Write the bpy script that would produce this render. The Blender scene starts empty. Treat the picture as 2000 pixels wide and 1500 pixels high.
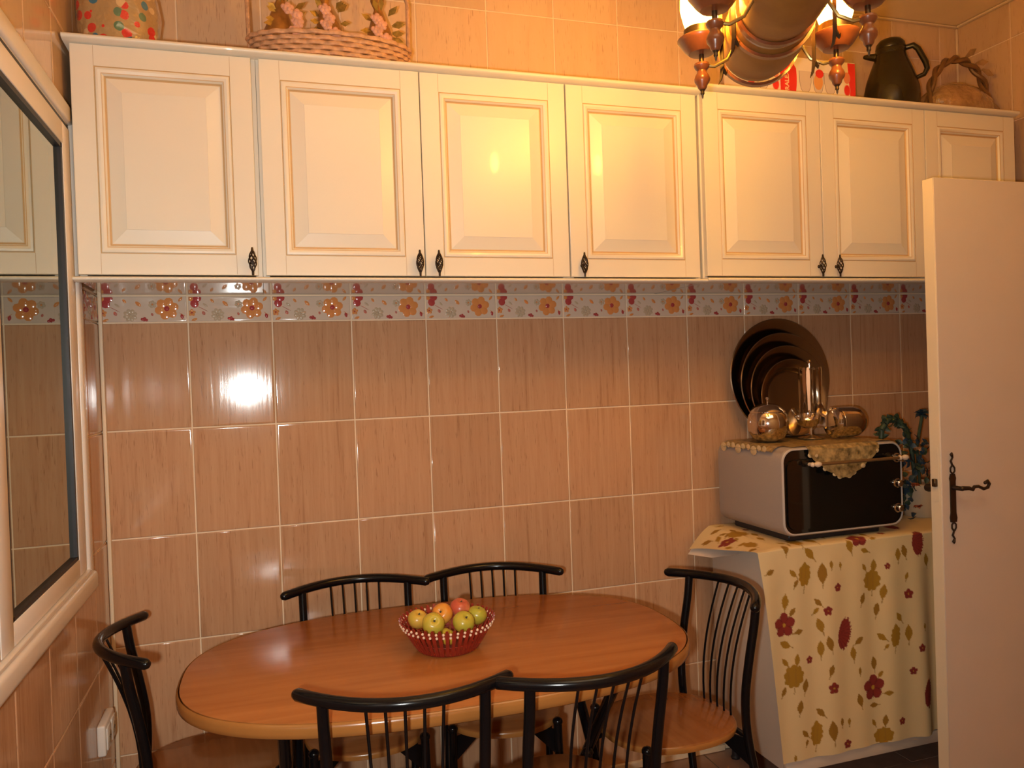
import bpy, bmesh, math, random
import numpy as np
from math import sin, cos, pi, radians, sqrt, atan2
from mathutils import Vector, Matrix, noise as mnoise

random.seed(7)
SC = bpy.context.scene
COL = SC.collection

# ------------------------------------------------------------------ camera
cam_d = bpy.data.cameras.new('camera'); cam = bpy.data.objects.new('camera', cam_d); COL.objects.link(cam)
Rv = Vector((0.95258, -0.302307, -0.034677)); Uv = Vector((0.036704, 0.001023, 0.999326)); Fv = Vector((0.302068, 0.95321, -0.01207))
m = Matrix((Rv, Uv, -Fv)).transposed().to_4x4(); m.translation = Vector((0.461283, -2.639903, 1.46592))
cam.matrix_world = m
cam_d.sensor_width = 36; cam_d.lens = 36 * 1540.97 / 2000
cam_d.clip_start = 0.02
SC.camera = cam

# ------------------------------------------------------------------ world, exposure
SC.view_settings.view_transform = 'Standard'; SC.view_settings.look = 'None'
SC.view_settings.gamma = 1; SC.view_settings.use_curve_mapping = False
SC.view_settings.exposure = 0.0
w = bpy.data.worlds.new('world'); SC.world = w; w.use_nodes = True
w.node_tree.nodes['Background'].inputs[0].default_value = (0.010, 0.009, 0.012, 1)
w.node_tree.nodes['Background'].inputs[1].default_value = 1.0

# ------------------------------------------------------------------ lights: camera flash + an added warm fill
FLASH = 23.0
FILL = 17.0
BULB = 800.0
def light(name, kind, loc, energy, color, **kw):
    d = bpy.data.lights.new(name, kind); d.energy = energy; d.color = color
    for k, v in kw.items(): setattr(d, k, v)
    o = bpy.data.objects.new(name, d); COL.objects.link(o); o.location = loc
    return o
fl = light('flash', 'SPOT', (0.365, -2.66, 1.42), FLASH * 4, (0.97, 1.0, 0.96), shadow_soft_size=0.022,
           spot_size=radians(128), spot_blend=1.0)
fl.rotation_euler = (Vector((0.75, 0, 1.45)) - fl.location).to_track_quat('-Z', 'Y').to_euler()
rl = light('warm_fill', 'AREA', (1.3, -2.3, 2.84), FILL, (1.0, 0.74, 0.44), shape='RECTANGLE', size=1.6, size_y=1.0)  # unseen fill panel added under the ceiling for extra warm light

# ------------------------------------------------------------------ materials
def newmat(name):
    mt = bpy.data.materials.new(name); mt.use_nodes = True
    nt = mt.node_tree; b = nt.nodes['Principled BSDF']
    return mt, nt, b
def rgb(c): return (c[0], c[1], c[2], 1)
def mat(name, col, rough=0.5, metal=0.0, coat=0.0, spec=0.5, var=0.0, scale=8.0, bump=0.0, bscale=60.0, trans=0.0, alpha=1.0, emit=None, estr=0, ior=1.5, sheen=0, stretch=(1, 1, 1)):
    mt, nt, b = newmat(name)
    b.inputs['Base Color'].default_value = rgb(col); b.inputs['Roughness'].default_value = rough
    b.inputs['Metallic'].default_value = metal; b.inputs['Coat Weight'].default_value = coat
    b.inputs['Specular IOR Level'].default_value = spec; b.inputs['Transmission Weight'].default_value = trans
    b.inputs['Alpha'].default_value = alpha; b.inputs['IOR'].default_value = ior
    if sheen: b.inputs['Sheen Weight'].default_value = sheen
    if emit: b.inputs['Emission Color'].default_value = rgb(emit); b.inputs['Emission Strength'].default_value = estr
    tc = nt.nodes.new('ShaderNodeTexCoord'); mp = nt.nodes.new('ShaderNodeMapping'); mp.inputs['Scale'].default_value = stretch
    nt.links.new(tc.outputs['Object'], mp.inputs['Vector'])
    if var:
        n = nt.nodes.new('ShaderNodeTexNoise'); n.inputs['Scale'].default_value = scale; n.inputs['Detail'].default_value = 5
        nt.links.new(mp.outputs[0], n.inputs['Vector'])
        r = nt.nodes.new('ShaderNodeValToRGB')
        r.color_ramp.elements[0].position = 0.3; r.color_ramp.elements[1].position = 0.7
        r.color_ramp.elements[0].color = rgb([max(0, x * (1 - var)) for x in col]); r.color_ramp.elements[1].color = rgb([min(1, x * (1 + var)) for x in col])
        nt.links.new(n.outputs[0], r.inputs[0]); nt.links.new(r.outputs[0], b.inputs['Base Color'])
    if bump:
        n2 = nt.nodes.new('ShaderNodeTexNoise'); n2.inputs['Scale'].default_value = bscale; n2.inputs['Detail'].default_value = 4
        nt.links.new(mp.outputs[0], n2.inputs['Vector'])
        bp = nt.nodes.new('ShaderNodeBump'); bp.inputs['Strength'].default_value = bump; bp.inputs['Distance'].default_value = 0.002
        nt.links.new(n2.outputs[0], bp.inputs['Height']); nt.links.new(bp.outputs[0], b.inputs['Normal'])
    return mt

def tile_mat(name, c1, c2, c3, rough=0.085, sx=38, sz=3.0):
    mt, nt, b = newmat(name)
    tc = nt.nodes.new('ShaderNodeTexCoord'); oi = nt.nodes.new('ShaderNodeObjectInfo')
    ml = nt.nodes.new('ShaderNodeVectorMath'); ml.operation = 'MULTIPLY_ADD'
    cb = nt.nodes.new('ShaderNodeCombineXYZ')
    for i in range(3): nt.links.new(oi.outputs['Random'], cb.inputs[i])
    ml.inputs[1].default_value = (7.0, 3.0, 5.0); nt.links.new(cb.outputs[0], ml.inputs[0]); nt.links.new(tc.outputs['Object'], ml.inputs[2])
    mp = nt.nodes.new('ShaderNodeMapping'); mp.inputs['Scale'].default_value = (sx, 1, sz); nt.links.new(ml.outputs[0], mp.inputs[0])
    n = nt.nodes.new('ShaderNodeTexNoise'); n.inputs['Scale'].default_value = 1.0; n.inputs['Detail'].default_value = 7; n.inputs['Roughness'].default_value = 0.62
    n.inputs['Distortion'].default_value = 0.6
    nt.links.new(mp.outputs[0], n.inputs['Vector'])
    r = nt.nodes.new('ShaderNodeValToRGB'); e = r.color_ramp.elements
    e[0].position = 0.30; e[0].color = rgb(c3); e[1].position = 0.72; e[1].color = rgb(c1)
    x = e.new(0.42); x.color = rgb(c2)
    nt.links.new(n.outputs[0], r.inputs[0])
    # thin dark flecks
    mp2 = nt.nodes.new('ShaderNodeMapping'); mp2.inputs['Scale'].default_value = (330, 1, 20); nt.links.new(ml.outputs[0], mp2.inputs[0])
    n2 = nt.nodes.new('ShaderNodeTexNoise'); n2.inputs['Detail'].default_value = 2; n2.inputs['Scale'].default_value = 1
    nt.links.new(mp2.outputs[0], n2.inputs['Vector'])
    r2 = nt.nodes.new('ShaderNodeValToRGB'); r2.color_ramp.elements[0].position = 0.27; r2.color_ramp.elements[0].color = (0.60, 0.52, 0.48, 1)
    r2.color_ramp.elements[1].position = 0.36; r2.color_ramp.elements[1].color = (1, 1, 1, 1)
    nt.links.new(n2.outputs[0], r2.inputs[0])
    mx = nt.nodes.new('ShaderNodeMixRGB'); mx.blend_type = 'MULTIPLY'; mx.inputs[0].default_value = 0.8
    nt.links.new(r.outputs[0], mx.inputs[1]); nt.links.new(r2.outputs[0], mx.inputs[2])
    # per tile tone
    hv = nt.nodes.new('ShaderNodeHueSaturation'); mr = nt.nodes.new('ShaderNodeMapRange')
    mr.inputs['To Min'].default_value = 0.93; mr.inputs['To Max'].default_value = 1.06
    nt.links.new(oi.outputs['Random'], mr.inputs[0]); nt.links.new(mr.outputs[0], hv.inputs['Value']); nt.links.new(mx.outputs[0], hv.inputs['Color'])
    nt.links.new(hv.outputs[0], b.inputs['Base Color'])
    b.inputs['Roughness'].default_value = rough
    bp = nt.nodes.new('ShaderNodeBump'); bp.inputs['Strength'].default_value = 0.12; bp.inputs['Distance'].default_value = 0.001
    nt.links.new(n.outputs[0], bp.inputs['Height']); nt.links.new(bp.outputs[0], b.inputs['Normal'])
    return mt

def wood_mat(name, c1, c2, rough, st, scale=1.0, coat=0.0):
    mt, nt, b = newmat(name)
    tc = nt.nodes.new('ShaderNodeTexCoord'); mp = nt.nodes.new('ShaderNodeMapping'); mp.inputs['Scale'].default_value = st
    nt.links.new(tc.outputs['Object'], mp.inputs[0])
    n = nt.nodes.new('ShaderNodeTexNoise'); n.inputs['Scale'].default_value = scale; n.inputs['Detail'].default_value = 6; n.inputs['Distortion'].default_value = 0.4
    nt.links.new(mp.outputs[0], n.inputs['Vector'])
    r = nt.nodes.new('ShaderNodeValToRGB'); r.color_ramp.elements[0].position = 0.32; r.color_ramp.elements[1].position = 0.68
    r.color_ramp.elements[0].color = rgb(c2); r.color_ramp.elements[1].color = rgb(c1)
    nt.links.new(n.outputs[0], r.inputs[0]); nt.links.new(r.outputs[0], b.inputs['Base Color'])
    b.inputs['Roughness'].default_value = rough; b.inputs['Coat Weight'].default_value = coat; b.inputs['Coat Roughness'].default_value = 0.08
    return mt

M = {}
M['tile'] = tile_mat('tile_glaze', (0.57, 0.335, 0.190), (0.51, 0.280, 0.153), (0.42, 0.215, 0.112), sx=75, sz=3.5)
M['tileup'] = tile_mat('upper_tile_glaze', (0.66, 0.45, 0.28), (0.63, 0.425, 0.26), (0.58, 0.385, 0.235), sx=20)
M['grout'] = mat('grout', (0.84, 0.66, 0.46), 0.8, var=0.06)
M['border'] = mat('border_glaze', (0.62, 0.50, 0.40), 0.08, var=0.03)
M['b_orange'] = mat('border_orange', (0.66, 0.26, 0.08), 0.10)
M['b_red'] = mat('border_red', (0.40, 0.055, 0.055), 0.10)
M['b_pink'] = mat('border_pink', (0.50, 0.16, 0.12), 0.10)
M['b_taupe'] = mat('border_taupe', (0.50, 0.39, 0.27), 0.10)
M['plaster'] = mat('ceiling_plaster', (0.90, 0.70, 0.42), 0.7, var=0.02)
M['plain'] = mat('painted_wall', (0.62, 0.50, 0.38), 0.7, var=0.03)
M['floor'] = mat('floor_tile', (0.30, 0.17, 0.115), 0.25, var=0.10, scale=14)
M['trim'] = mat('trim_paint', (0.80, 0.62, 0.42), 0.5)
M['cream'] = mat('cream_lacquer', (0.75, 0.685, 0.575), 0.34, coat=0.1, var=0.012, scale=3)
M['creamline'] = mat('cream_joint', (0.50, 0.38, 0.25), 0.5)
M['glaze'] = mat('gold_glaze', (0.58, 0.39, 0.20), 0.45)
M['gloss'] = mat('cream_gloss', (0.50, 0.42, 0.34), 0.09, coat=0.6)
M['dark'] = mat('dark_gap', (0.03, 0.02, 0.015), 0.8)
M['iron'] = mat('bronze_iron', (0.045, 0.030, 0.022), 0.42, metal=0.7)
M['black'] = mat('black_enamel', (0.004, 0.004, 0.005), 0.20, spec=0.32)
M['table'] = wood_mat('table_laminate', (0.44, 0.160, 0.040), (0.37, 0.124, 0.030), 0.24, (1.2, 14, 1), 2.2)
M['edge'] = mat('beech_edge', (0.36, 0.145, 0.035), 0.22, var=0.08, scale=10)
M['seat'] = wood_mat('seat_laminate', (0.34, 0.125, 0.036), (0.28, 0.095, 0.027), 0.16, (1.5, 14, 1), 2.2)
M['pvc'] = mat('window_pvc', (0.74, 0.66, 0.58), 0.30)
M['gasket_and_shade'] = mat('rubber_and_shade', (0.015, 0.013, 0.016), 0.5)
M['white'] = mat('white_enamel', (0.66, 0.55, 0.44), 0.35, var=0.015)
M['doorw'] = mat('door_paint', (0.62, 0.53, 0.45), 0.45, var=0.015)
M['doore'] = mat('lit_door_edge', (0.74, 0.65, 0.50), 0.5)  # door paint made lighter: light on the narrow edge put into the colour
M['plastic'] = mat('white_plastic', (0.80, 0.72, 0.64), 0.3)
M['grey'] = mat('grey_metal_paint', (0.33, 0.27, 0.235), 0.42, var=0.02, scale=200)
M['greyl'] = mat('light_grey_rim', (0.52, 0.46, 0.42), 0.35)
M['ovenblack'] = mat('black_glass', (0.004, 0.004, 0.004), 0.06, coat=0.3)
M['chrome'] = mat('chrome', (0.72, 0.66, 0.60), 0.10, metal=1.0)
M['steel'] = mat('stainless_steel', (0.42, 0.33, 0.235), 0.20, metal=1.0)
M['brassd'] = mat('dull_brass_bar', (0.30, 0.18, 0.08), 0.3, metal=0.6)
M['creamplastic'] = mat('cream_plastic', (0.75, 0.58, 0.42), 0.35)
M['lace'] = mat('gold_lace', (0.30, 0.205, 0.085), 0.30, var=0.65, scale=60, bump=0.8, bscale=90)
M['lacepale'] = mat('pale_lace', (0.62, 0.47, 0.26), 0.6, var=0.15, scale=40, bump=0.5, bscale=90)
M['jug'] = mat('dark_olive_plastic', (0.016, 0.012, 0.006), 0.25, spec=0.4)
M['redslat'] = mat('red_bamboo', (0.26, 0.022, 0.012), 0.35, var=0.35, scale=30)
M['bead'] = mat('cream_bead', (0.85, 0.60, 0.42), 0.3)
M['copper'] = wood_mat('copper_brown_wood', (0.33, 0.150, 0.028), (0.26, 0.110, 0.020), 0.48, (30, 30, 30), 0.5, coat=0.0)
M['woodred'] = mat('turned_wood', (0.20, 0.060, 0.020), 0.28, var=0.15, scale=40, coat=0.15)
M['brass'] = mat('aged_brass', (0.50, 0.36, 0.13), 0.30, metal=0.9)
M['bronze'] = mat('dark_bronze', (0.10, 0.065, 0.035), 0.35, metal=0.8)
M['wicker'] = mat('wicker', (0.52, 0.29, 0.16), 0.55, var=0.25, scale=60)
M['goldfoil'] = mat('gold_organza', (0.34, 0.15, 0.03), 0.32, metal=0.35, var=0.4, scale=25, bump=0.7, bscale=80)
M['rose'] = mat('pink_petal', (0.62, 0.32, 0.22), 0.45, var=0.2, scale=40)
M['gleaf'] = mat('gold_leaf', (0.38, 0.25, 0.06), 0.2, metal=0.7, var=0.4, scale=80)
M['film'] = mat('amber_film', (0.34, 0.19, 0.08), 0.12, var=0.3, scale=20, bump=1.0, bscale=25, coat=1.0)
M['handlew'] = mat('braided_bronze', (0.22, 0.12, 0.05), 0.3, metal=0.5, bump=0.8, bscale=80)
M['leafg'] = mat('dark_green_leaf', (0.035, 0.06, 0.035), 0.5, var=0.4, scale=30)
M['leafb'] = mat('blue_leaf', (0.025, 0.055, 0.085), 0.5, var=0.4, scale=30)
M['petalr'] = mat('rust_petal', (0.30, 0.07, 0.03), 0.5)
M['petalc'] = mat('apricot_petal', (0.60, 0.33, 0.16), 0.5)
M['pot'] = mat('cream_pot', (0.50, 0.40, 0.28), 0.4)
M['boxw'] = mat('white_card', (0.86, 0.76, 0.64), 0.45)
M['boxr'] = mat('red_print', (0.75, 0.035, 0.03), 0.4)
M['boxp'] = mat('pink_print', (0.80, 0.30, 0.22), 0.4)
M['boxg'] = mat('grey_print', (0.22, 0.15, 0.15), 0.5)
M['boxl'] = mat('pale_grey_print', (0.68, 0.58, 0.52), 0.5)
M['boxo'] = mat('orange_print', (0.75, 0.36, 0.12), 0.5)
M['boxt'] = mat('text_print', (0.95, 0.62, 0.36), 0.5)
M['stem'] = mat('dry_stem', (0.06, 0.045, 0.02), 0.7)

def glass_mat():
    mt = bpy.data.materials.new('window_glass'); mt.use_nodes = True; nt = mt.node_tree; nt.nodes.clear()
    o = nt.nodes.new('ShaderNodeOutputMaterial'); t = nt.nodes.new('ShaderNodeBsdfTransparent'); t.inputs[0].default_value = (0.86, 0.90, 0.84, 1)
    g = nt.nodes.new('ShaderNodeBsdfGlossy'); g.inputs['Roughness'].default_value = 0.0; g.inputs[0].default_value = (0.93, 0.97, 0.90, 1)
    fr = nt.nodes.new('ShaderNodeFresnel'); fr.inputs[0].default_value = 3.1
    ad = nt.nodes.new('ShaderNodeMath'); ad.operation = 'ADD'; ad.use_clamp = True; ad.inputs[1].default_value = 0.22; nt.links.new(fr.outputs[0], ad.inputs[0]); mx = nt.nodes.new('ShaderNodeMixShader'); nt.links.new(ad.outputs[0], mx.inputs[0]); nt.links.new(t.outputs[0], mx.inputs[1]); nt.links.new(g.outputs[0], mx.inputs[2]); nt.links.new(mx.outputs[0], o.inputs[0])
    return mt
M['glass'] = glass_mat()
def chimney_mat():
    mt = bpy.data.materials.new('amber_glass'); mt.use_nodes = True; nt = mt.node_tree; nt.nodes.clear()
    o = nt.nodes.new('ShaderNodeOutputMaterial'); t = nt.nodes.new('ShaderNodeBsdfTransparent'); t.inputs[0].default_value = (1.0, 0.88, 0.52, 1)
    tl = nt.nodes.new('ShaderNodeBsdfTranslucent'); tl.inputs[0].default_value = (1.0, 0.80, 0.30, 1)
    g = nt.nodes.new('ShaderNodeBsdfGlossy'); g.inputs['Roughness'].default_value = 0.08
    m1 = nt.nodes.new('ShaderNodeMixShader'); m1.inputs[0].default_value = 0.40
    m2 = nt.nodes.new('ShaderNodeMixShader'); m2.inputs[0].default_value = 0.05
    nt.links.new(t.outputs[0], m1.inputs[1]); nt.links.new(tl.outputs[0], m1.inputs[2])
    nt.links.new(m1.outputs[0], m2.inputs[1]); nt.links.new(g.outputs[0], m2.inputs[2]); nt.links.new(m2.outputs[0], o.inputs[0])
    return mt
M['chimney'] = chimney_mat()
M['bulb'] = mat('lit_bulb', (1, 0.8, 0.5), 0.5, emit=(1.0, 0.66, 0.26), estr=BULB)
def film_dots():
    mt, nt, b = newmat('dotted_gift_film')
    tc = nt.nodes.new('ShaderNodeTexCoord'); v = nt.nodes.new('ShaderNodeTexVoronoi'); v.inputs['Scale'].default_value = 34
    nt.links.new(tc.outputs['Object'], v.inputs['Vector'])
    sep = nt.nodes.new('ShaderNodeSeparateColor'); nt.links.new(v.outputs['Color'], sep.inputs[0])
    r = nt.nodes.new('ShaderNodeValToRGB'); r.color_ramp.interpolation = 'CONSTANT'; e = r.color_ramp.elements
    e[0].position = 0; e[0].color = (0.60, 0.03, 0.025, 1); e[1].position = 0.30; e[1].color = (0.03, 0.15, 0.24, 1)
    for p, c in ((0.45, (0.10, 0.18, 0.10, 1)), (0.62, (0.42, 0.25, 0.10, 1)), (0.8, (0.60, 0.40, 0.20, 1))): x = e.new(p); x.color = c
    nt.links.new(sep.outputs[0], r.inputs[0])
    lt = nt.nodes.new('ShaderNodeMath'); lt.operation = 'LESS_THAN'; lt.inputs[1].default_value = 0.44; nt.links.new(v.outputs['Distance'], lt.inputs[0])
    mx = nt.nodes.new('ShaderNodeMixRGB'); mx.inputs[1].default_value = (0.40, 0.25, 0.11, 1)
    nt.links.new(lt.outputs[0], mx.inputs[0]); nt.links.new(r.outputs[0], mx.inputs[2]); nt.links.new(mx.outputs[0], b.inputs['Base Color'])
    b.inputs['Roughness'].default_value = 0.12; b.inputs['Coat Weight'].default_value = 1.0; b.inputs['Coat Roughness'].default_value = 0.03
    n = nt.nodes.new('ShaderNodeTexNoise'); n.inputs['Scale'].default_value = 22; n.inputs['Detail'].default_value = 3; nt.links.new(tc.outputs['Object'], n.inputs['Vector'])
    bp = nt.nodes.new('ShaderNodeBump'); bp.inputs['Strength'].default_value = 1.0; bp.inputs['Distance'].default_value = 0.012
    nt.links.new(n.outputs[0], bp.inputs['Height']); nt.links.new(bp.outputs[0], b.inputs['Normal'])
    return mt
for nd in M['film'].node_tree.nodes:
    if nd.type == 'BUMP': nd.inputs['Distance'].default_value = 0.02
M['dots'] = film_dots()
def print_mat(name, attr, rough=0.75):
    mt, nt, b = newmat(name)
    a = nt.nodes.new('ShaderNodeVertexColor'); a.layer_name = attr
    nt.links.new(a.outputs['Color'], b.inputs['Base Color']); b.inputs['Roughness'].default_value = rough
    return mt
M['cloth'] = print_mat('printed_cotton', 'print')
def apple_mat(name, c1, c2, k=0.5):
    mt, nt, b = newmat(name)
    tc = nt.nodes.new('ShaderNodeTexCoord'); n = nt.nodes.new('ShaderNodeTexNoise'); n.inputs['Scale'].default_value = 22; n.inputs['Detail'].default_value = 4
    nt.links.new(tc.outputs['Object'], n.inputs['Vector'])
    r = nt.nodes.new('ShaderNodeValToRGB'); r.color_ramp.elements[0].position = k - 0.18; r.color_ramp.elements[1].position = k + 0.18
    r.color_ramp.elements[0].color = rgb(c1); r.color_ramp.elements[1].color = rgb(c2)
    nt.links.new(n.outputs[0], r.inputs[0]); nt.links.new(r.outputs[0], b.inputs['Base Color']); b.inputs['Roughness'].default_value = 0.28
    return mt

# ------------------------------------------------------------------ mesh builder
class B:
    def __init__(s): s.bm = bmesh.new(); s.mi = 0
    def _mark(s, faces):
        for f in faces: f.material_index = s.mi
        return s
    def face(s, pts):
        vs = [s.bm.verts.new(p) for p in pts]; f = s.bm.faces.new(vs); f.material_index = s.mi; return s
    def box(s, c, d, rot=None, bev=0.0, seg=1):
        r = bmesh.ops.create_cube(s.bm, size=1.0)
        vs = r['verts']
        mt = Matrix.Translation(Vector(c)) @ (rot.to_4x4() if rot else Matrix.Identity(4)) @ Matrix.Diagonal((d[0], d[1], d[2], 1))
        bmesh.ops.transform(s.bm, matrix=mt, verts=vs)
        fs = set(f for v in vs for f in v.link_faces)
        for f in fs: f.material_index = s.mi
        if bev:
            es = list(set(e for v in vs for e in v.link_edges))
            q = bmesh.ops.bevel(s.bm, geom=es, offset=bev, segments=seg, affect='EDGES', profile=0.5)
            for f in q['faces']: f.material_index = s.mi
        return s
    def b(s, x0, x1, y0, y1, z0, z1, bev=0.0, seg=1):
        return s.box(((x0 + x1) / 2, (y0 + y1) / 2, (z0 + z1) / 2), (abs(x1 - x0), abs(y1 - y0), abs(z1 - z0)), None, bev, seg)
    def rings(s, rs, close=True, cap0=True, cap1=True):
        vr = [[s.bm.verts.new(p) for p in r] for r in rs]; n = len(vr[0])
        for a, c in zip(vr, vr[1:]):
            for i in range(n if close else n - 1):
                j = (i + 1) % n
                f = s.bm.faces.new((a[i], a[j], c[j], c[i])); f.material_index = s.mi
        if cap0 and n > 2: f = s.bm.faces.new(vr[0][::-1]); f.material_index = s.mi
        if cap1 and n > 2: f = s.bm.faces.new(vr[-1]); f.material_index = s.mi
        return s
    def tube(s, pts, r, n=10, cap=True, round_end=False):
        pts = [Vector(p) for p in pts]; rr = r if isinstance(r, (list, tuple)) else [r] * len(pts)
        if round_end:
            d0 = (pts[0] - pts[1]).normalized(); d1 = (pts[-1] - pts[-2]).normalized(); a = rr[0]; c = rr[-1]
            pts = [pts[0] + d0 * a * 0.95, pts[0] + d0 * a * 0.7] + pts + [pts[-1] + d1 * c * 0.7, pts[-1] + d1 * c * 0.95]
            rr = [a * 0.3, a * 0.72] + list(rr) + [c * 0.72, c * 0.3]
        t0 = (pts[1] - pts[0]).normalized(); up = Vector((0, 0, 1)) if abs(t0.z) < 0.9 else Vector((1, 0, 0))
        nrm = t0.cross(up).normalized(); rs = []
        for i, p in enumerate(pts):
            if i == 0: t = pts[1] - pts[0]
            elif i == len(pts) - 1: t = pts[-1] - pts[-2]
            else: t = pts[i + 1] - pts[i - 1]
            t = t.normalized(); nrm = (nrm - t * nrm.dot(t)).normalized(); bn = t.cross(nrm)
            rs.append([p + (nrm * cos(2 * pi * k / n) + bn * sin(2 * pi * k / n)) * rr[i] for k in range(n)])
        return s.rings(rs, True, cap, cap)
    def lathe(s, prof, n=24, mt=None, cap=True, fn=None):
        mt = mt or Matrix.Identity(4); rs = []
        for r, z in prof:
            r = max(r, 1e-4)
            rs.append([mt @ Vector((r * cos(2 * pi * k / n) * (fn(k / n, z) if fn else 1), r * sin(2 * pi * k / n) * (fn(k / n, z) if fn else 1), z)) for k in range(n)])
        return s.rings(rs, True, cap, cap)
    def ball(s, c, r, n=12, sc=(1, 1, 1), rot=None):
        m_ = n // 2 + 1; mt = Matrix.Translation(Vector(c)) @ (rot.to_4x4() if rot else Matrix.Identity(4)) @ Matrix.Diagonal((sc[0], sc[1], sc[2], 1))
        return s.lathe([(r * sin(pi * (i + 0.08) / (m_ - 0.84)), -r * cos(pi * (i + 0.08) / (m_ - 0.84))) for i in range(m_)], n, mt)
    def build(s, name, mats, parent=None, loc=None, rot=None, smooth=True, ang=38, recalc=True):
        if recalc: bmesh.ops.recalc_face_normals(s.bm, faces=s.bm.faces)
        me = bpy.data.meshes.new(name); s.bm.to_mesh(me); s.bm.free()
        for x in (mats if isinstance(mats, (list, tuple)) else [mats]): me.materials.append(M[x] if isinstance(x, str) else x)
        if smooth:
            for p in me.polygons: p.use_smooth = True
            me.set_sharp_from_angle(angle=radians(ang))
        o = bpy.data.objects.new(name, me); COL.objects.link(o)
        if parent: o.parent = parent
        if loc: o.location = loc
        if rot: o.rotation_euler = rot
        return o

def thing(name, label, cat, loc=(0, 0, 0), rotz=0, group=None):
    o = bpy.data.objects.new(name, None); COL.objects.link(o); o.location = loc; o.rotation_euler = (0, 0, rotz); o.empty_display_size = 0.05
    o['label'] = label; o['category'] = cat
    if group: o['group'] = group
    return o
def tag(o, label, cat, group=None):
    o['label'] = label; o['category'] = cat
    if group: o['group'] = group
    return o
def struct(o): o['kind'] = 'structure'; return o
def kids(o): return [c for c in bpy.data.objects if c.parent == o]
def dup(root, loc=None, rotz=None, label=None, group=None):
    def cp(o, par):
        c = o.copy(); COL.objects.link(c); c.parent = par
        for k in kmap.get(o.name, []): cp(k, c)
        return c
    kmap = {}
    for o in list(bpy.data.objects):
        if o.parent: kmap.setdefault(o.parent.name, []).append(o)
    r = cp(root, None)
    if loc is not None: r.location = loc
    if rotz is not None: r.rotation_euler = (0, 0, rotz)
    if label: r['label'] = label
    if group: r['group'] = group
    return r
def rz(a): return Matrix.Rotation(a, 3, 'Z')

# ------------------------------------------------------------------ room numbers
ZA = 1.663; TH = 0.3287; TW = 0.25; ZC = 2.885; XR = 3.343; YF = -3.45
ZB = ZA + 0.0823
rows = [(ZA - (k + 1) * TH, ZA - k * TH) for k in range(5)]
rows_up = [(ZB + k * TH, min(ZB + (k + 1) * TH, ZC - 0.004)) for k in range(4)]

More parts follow.
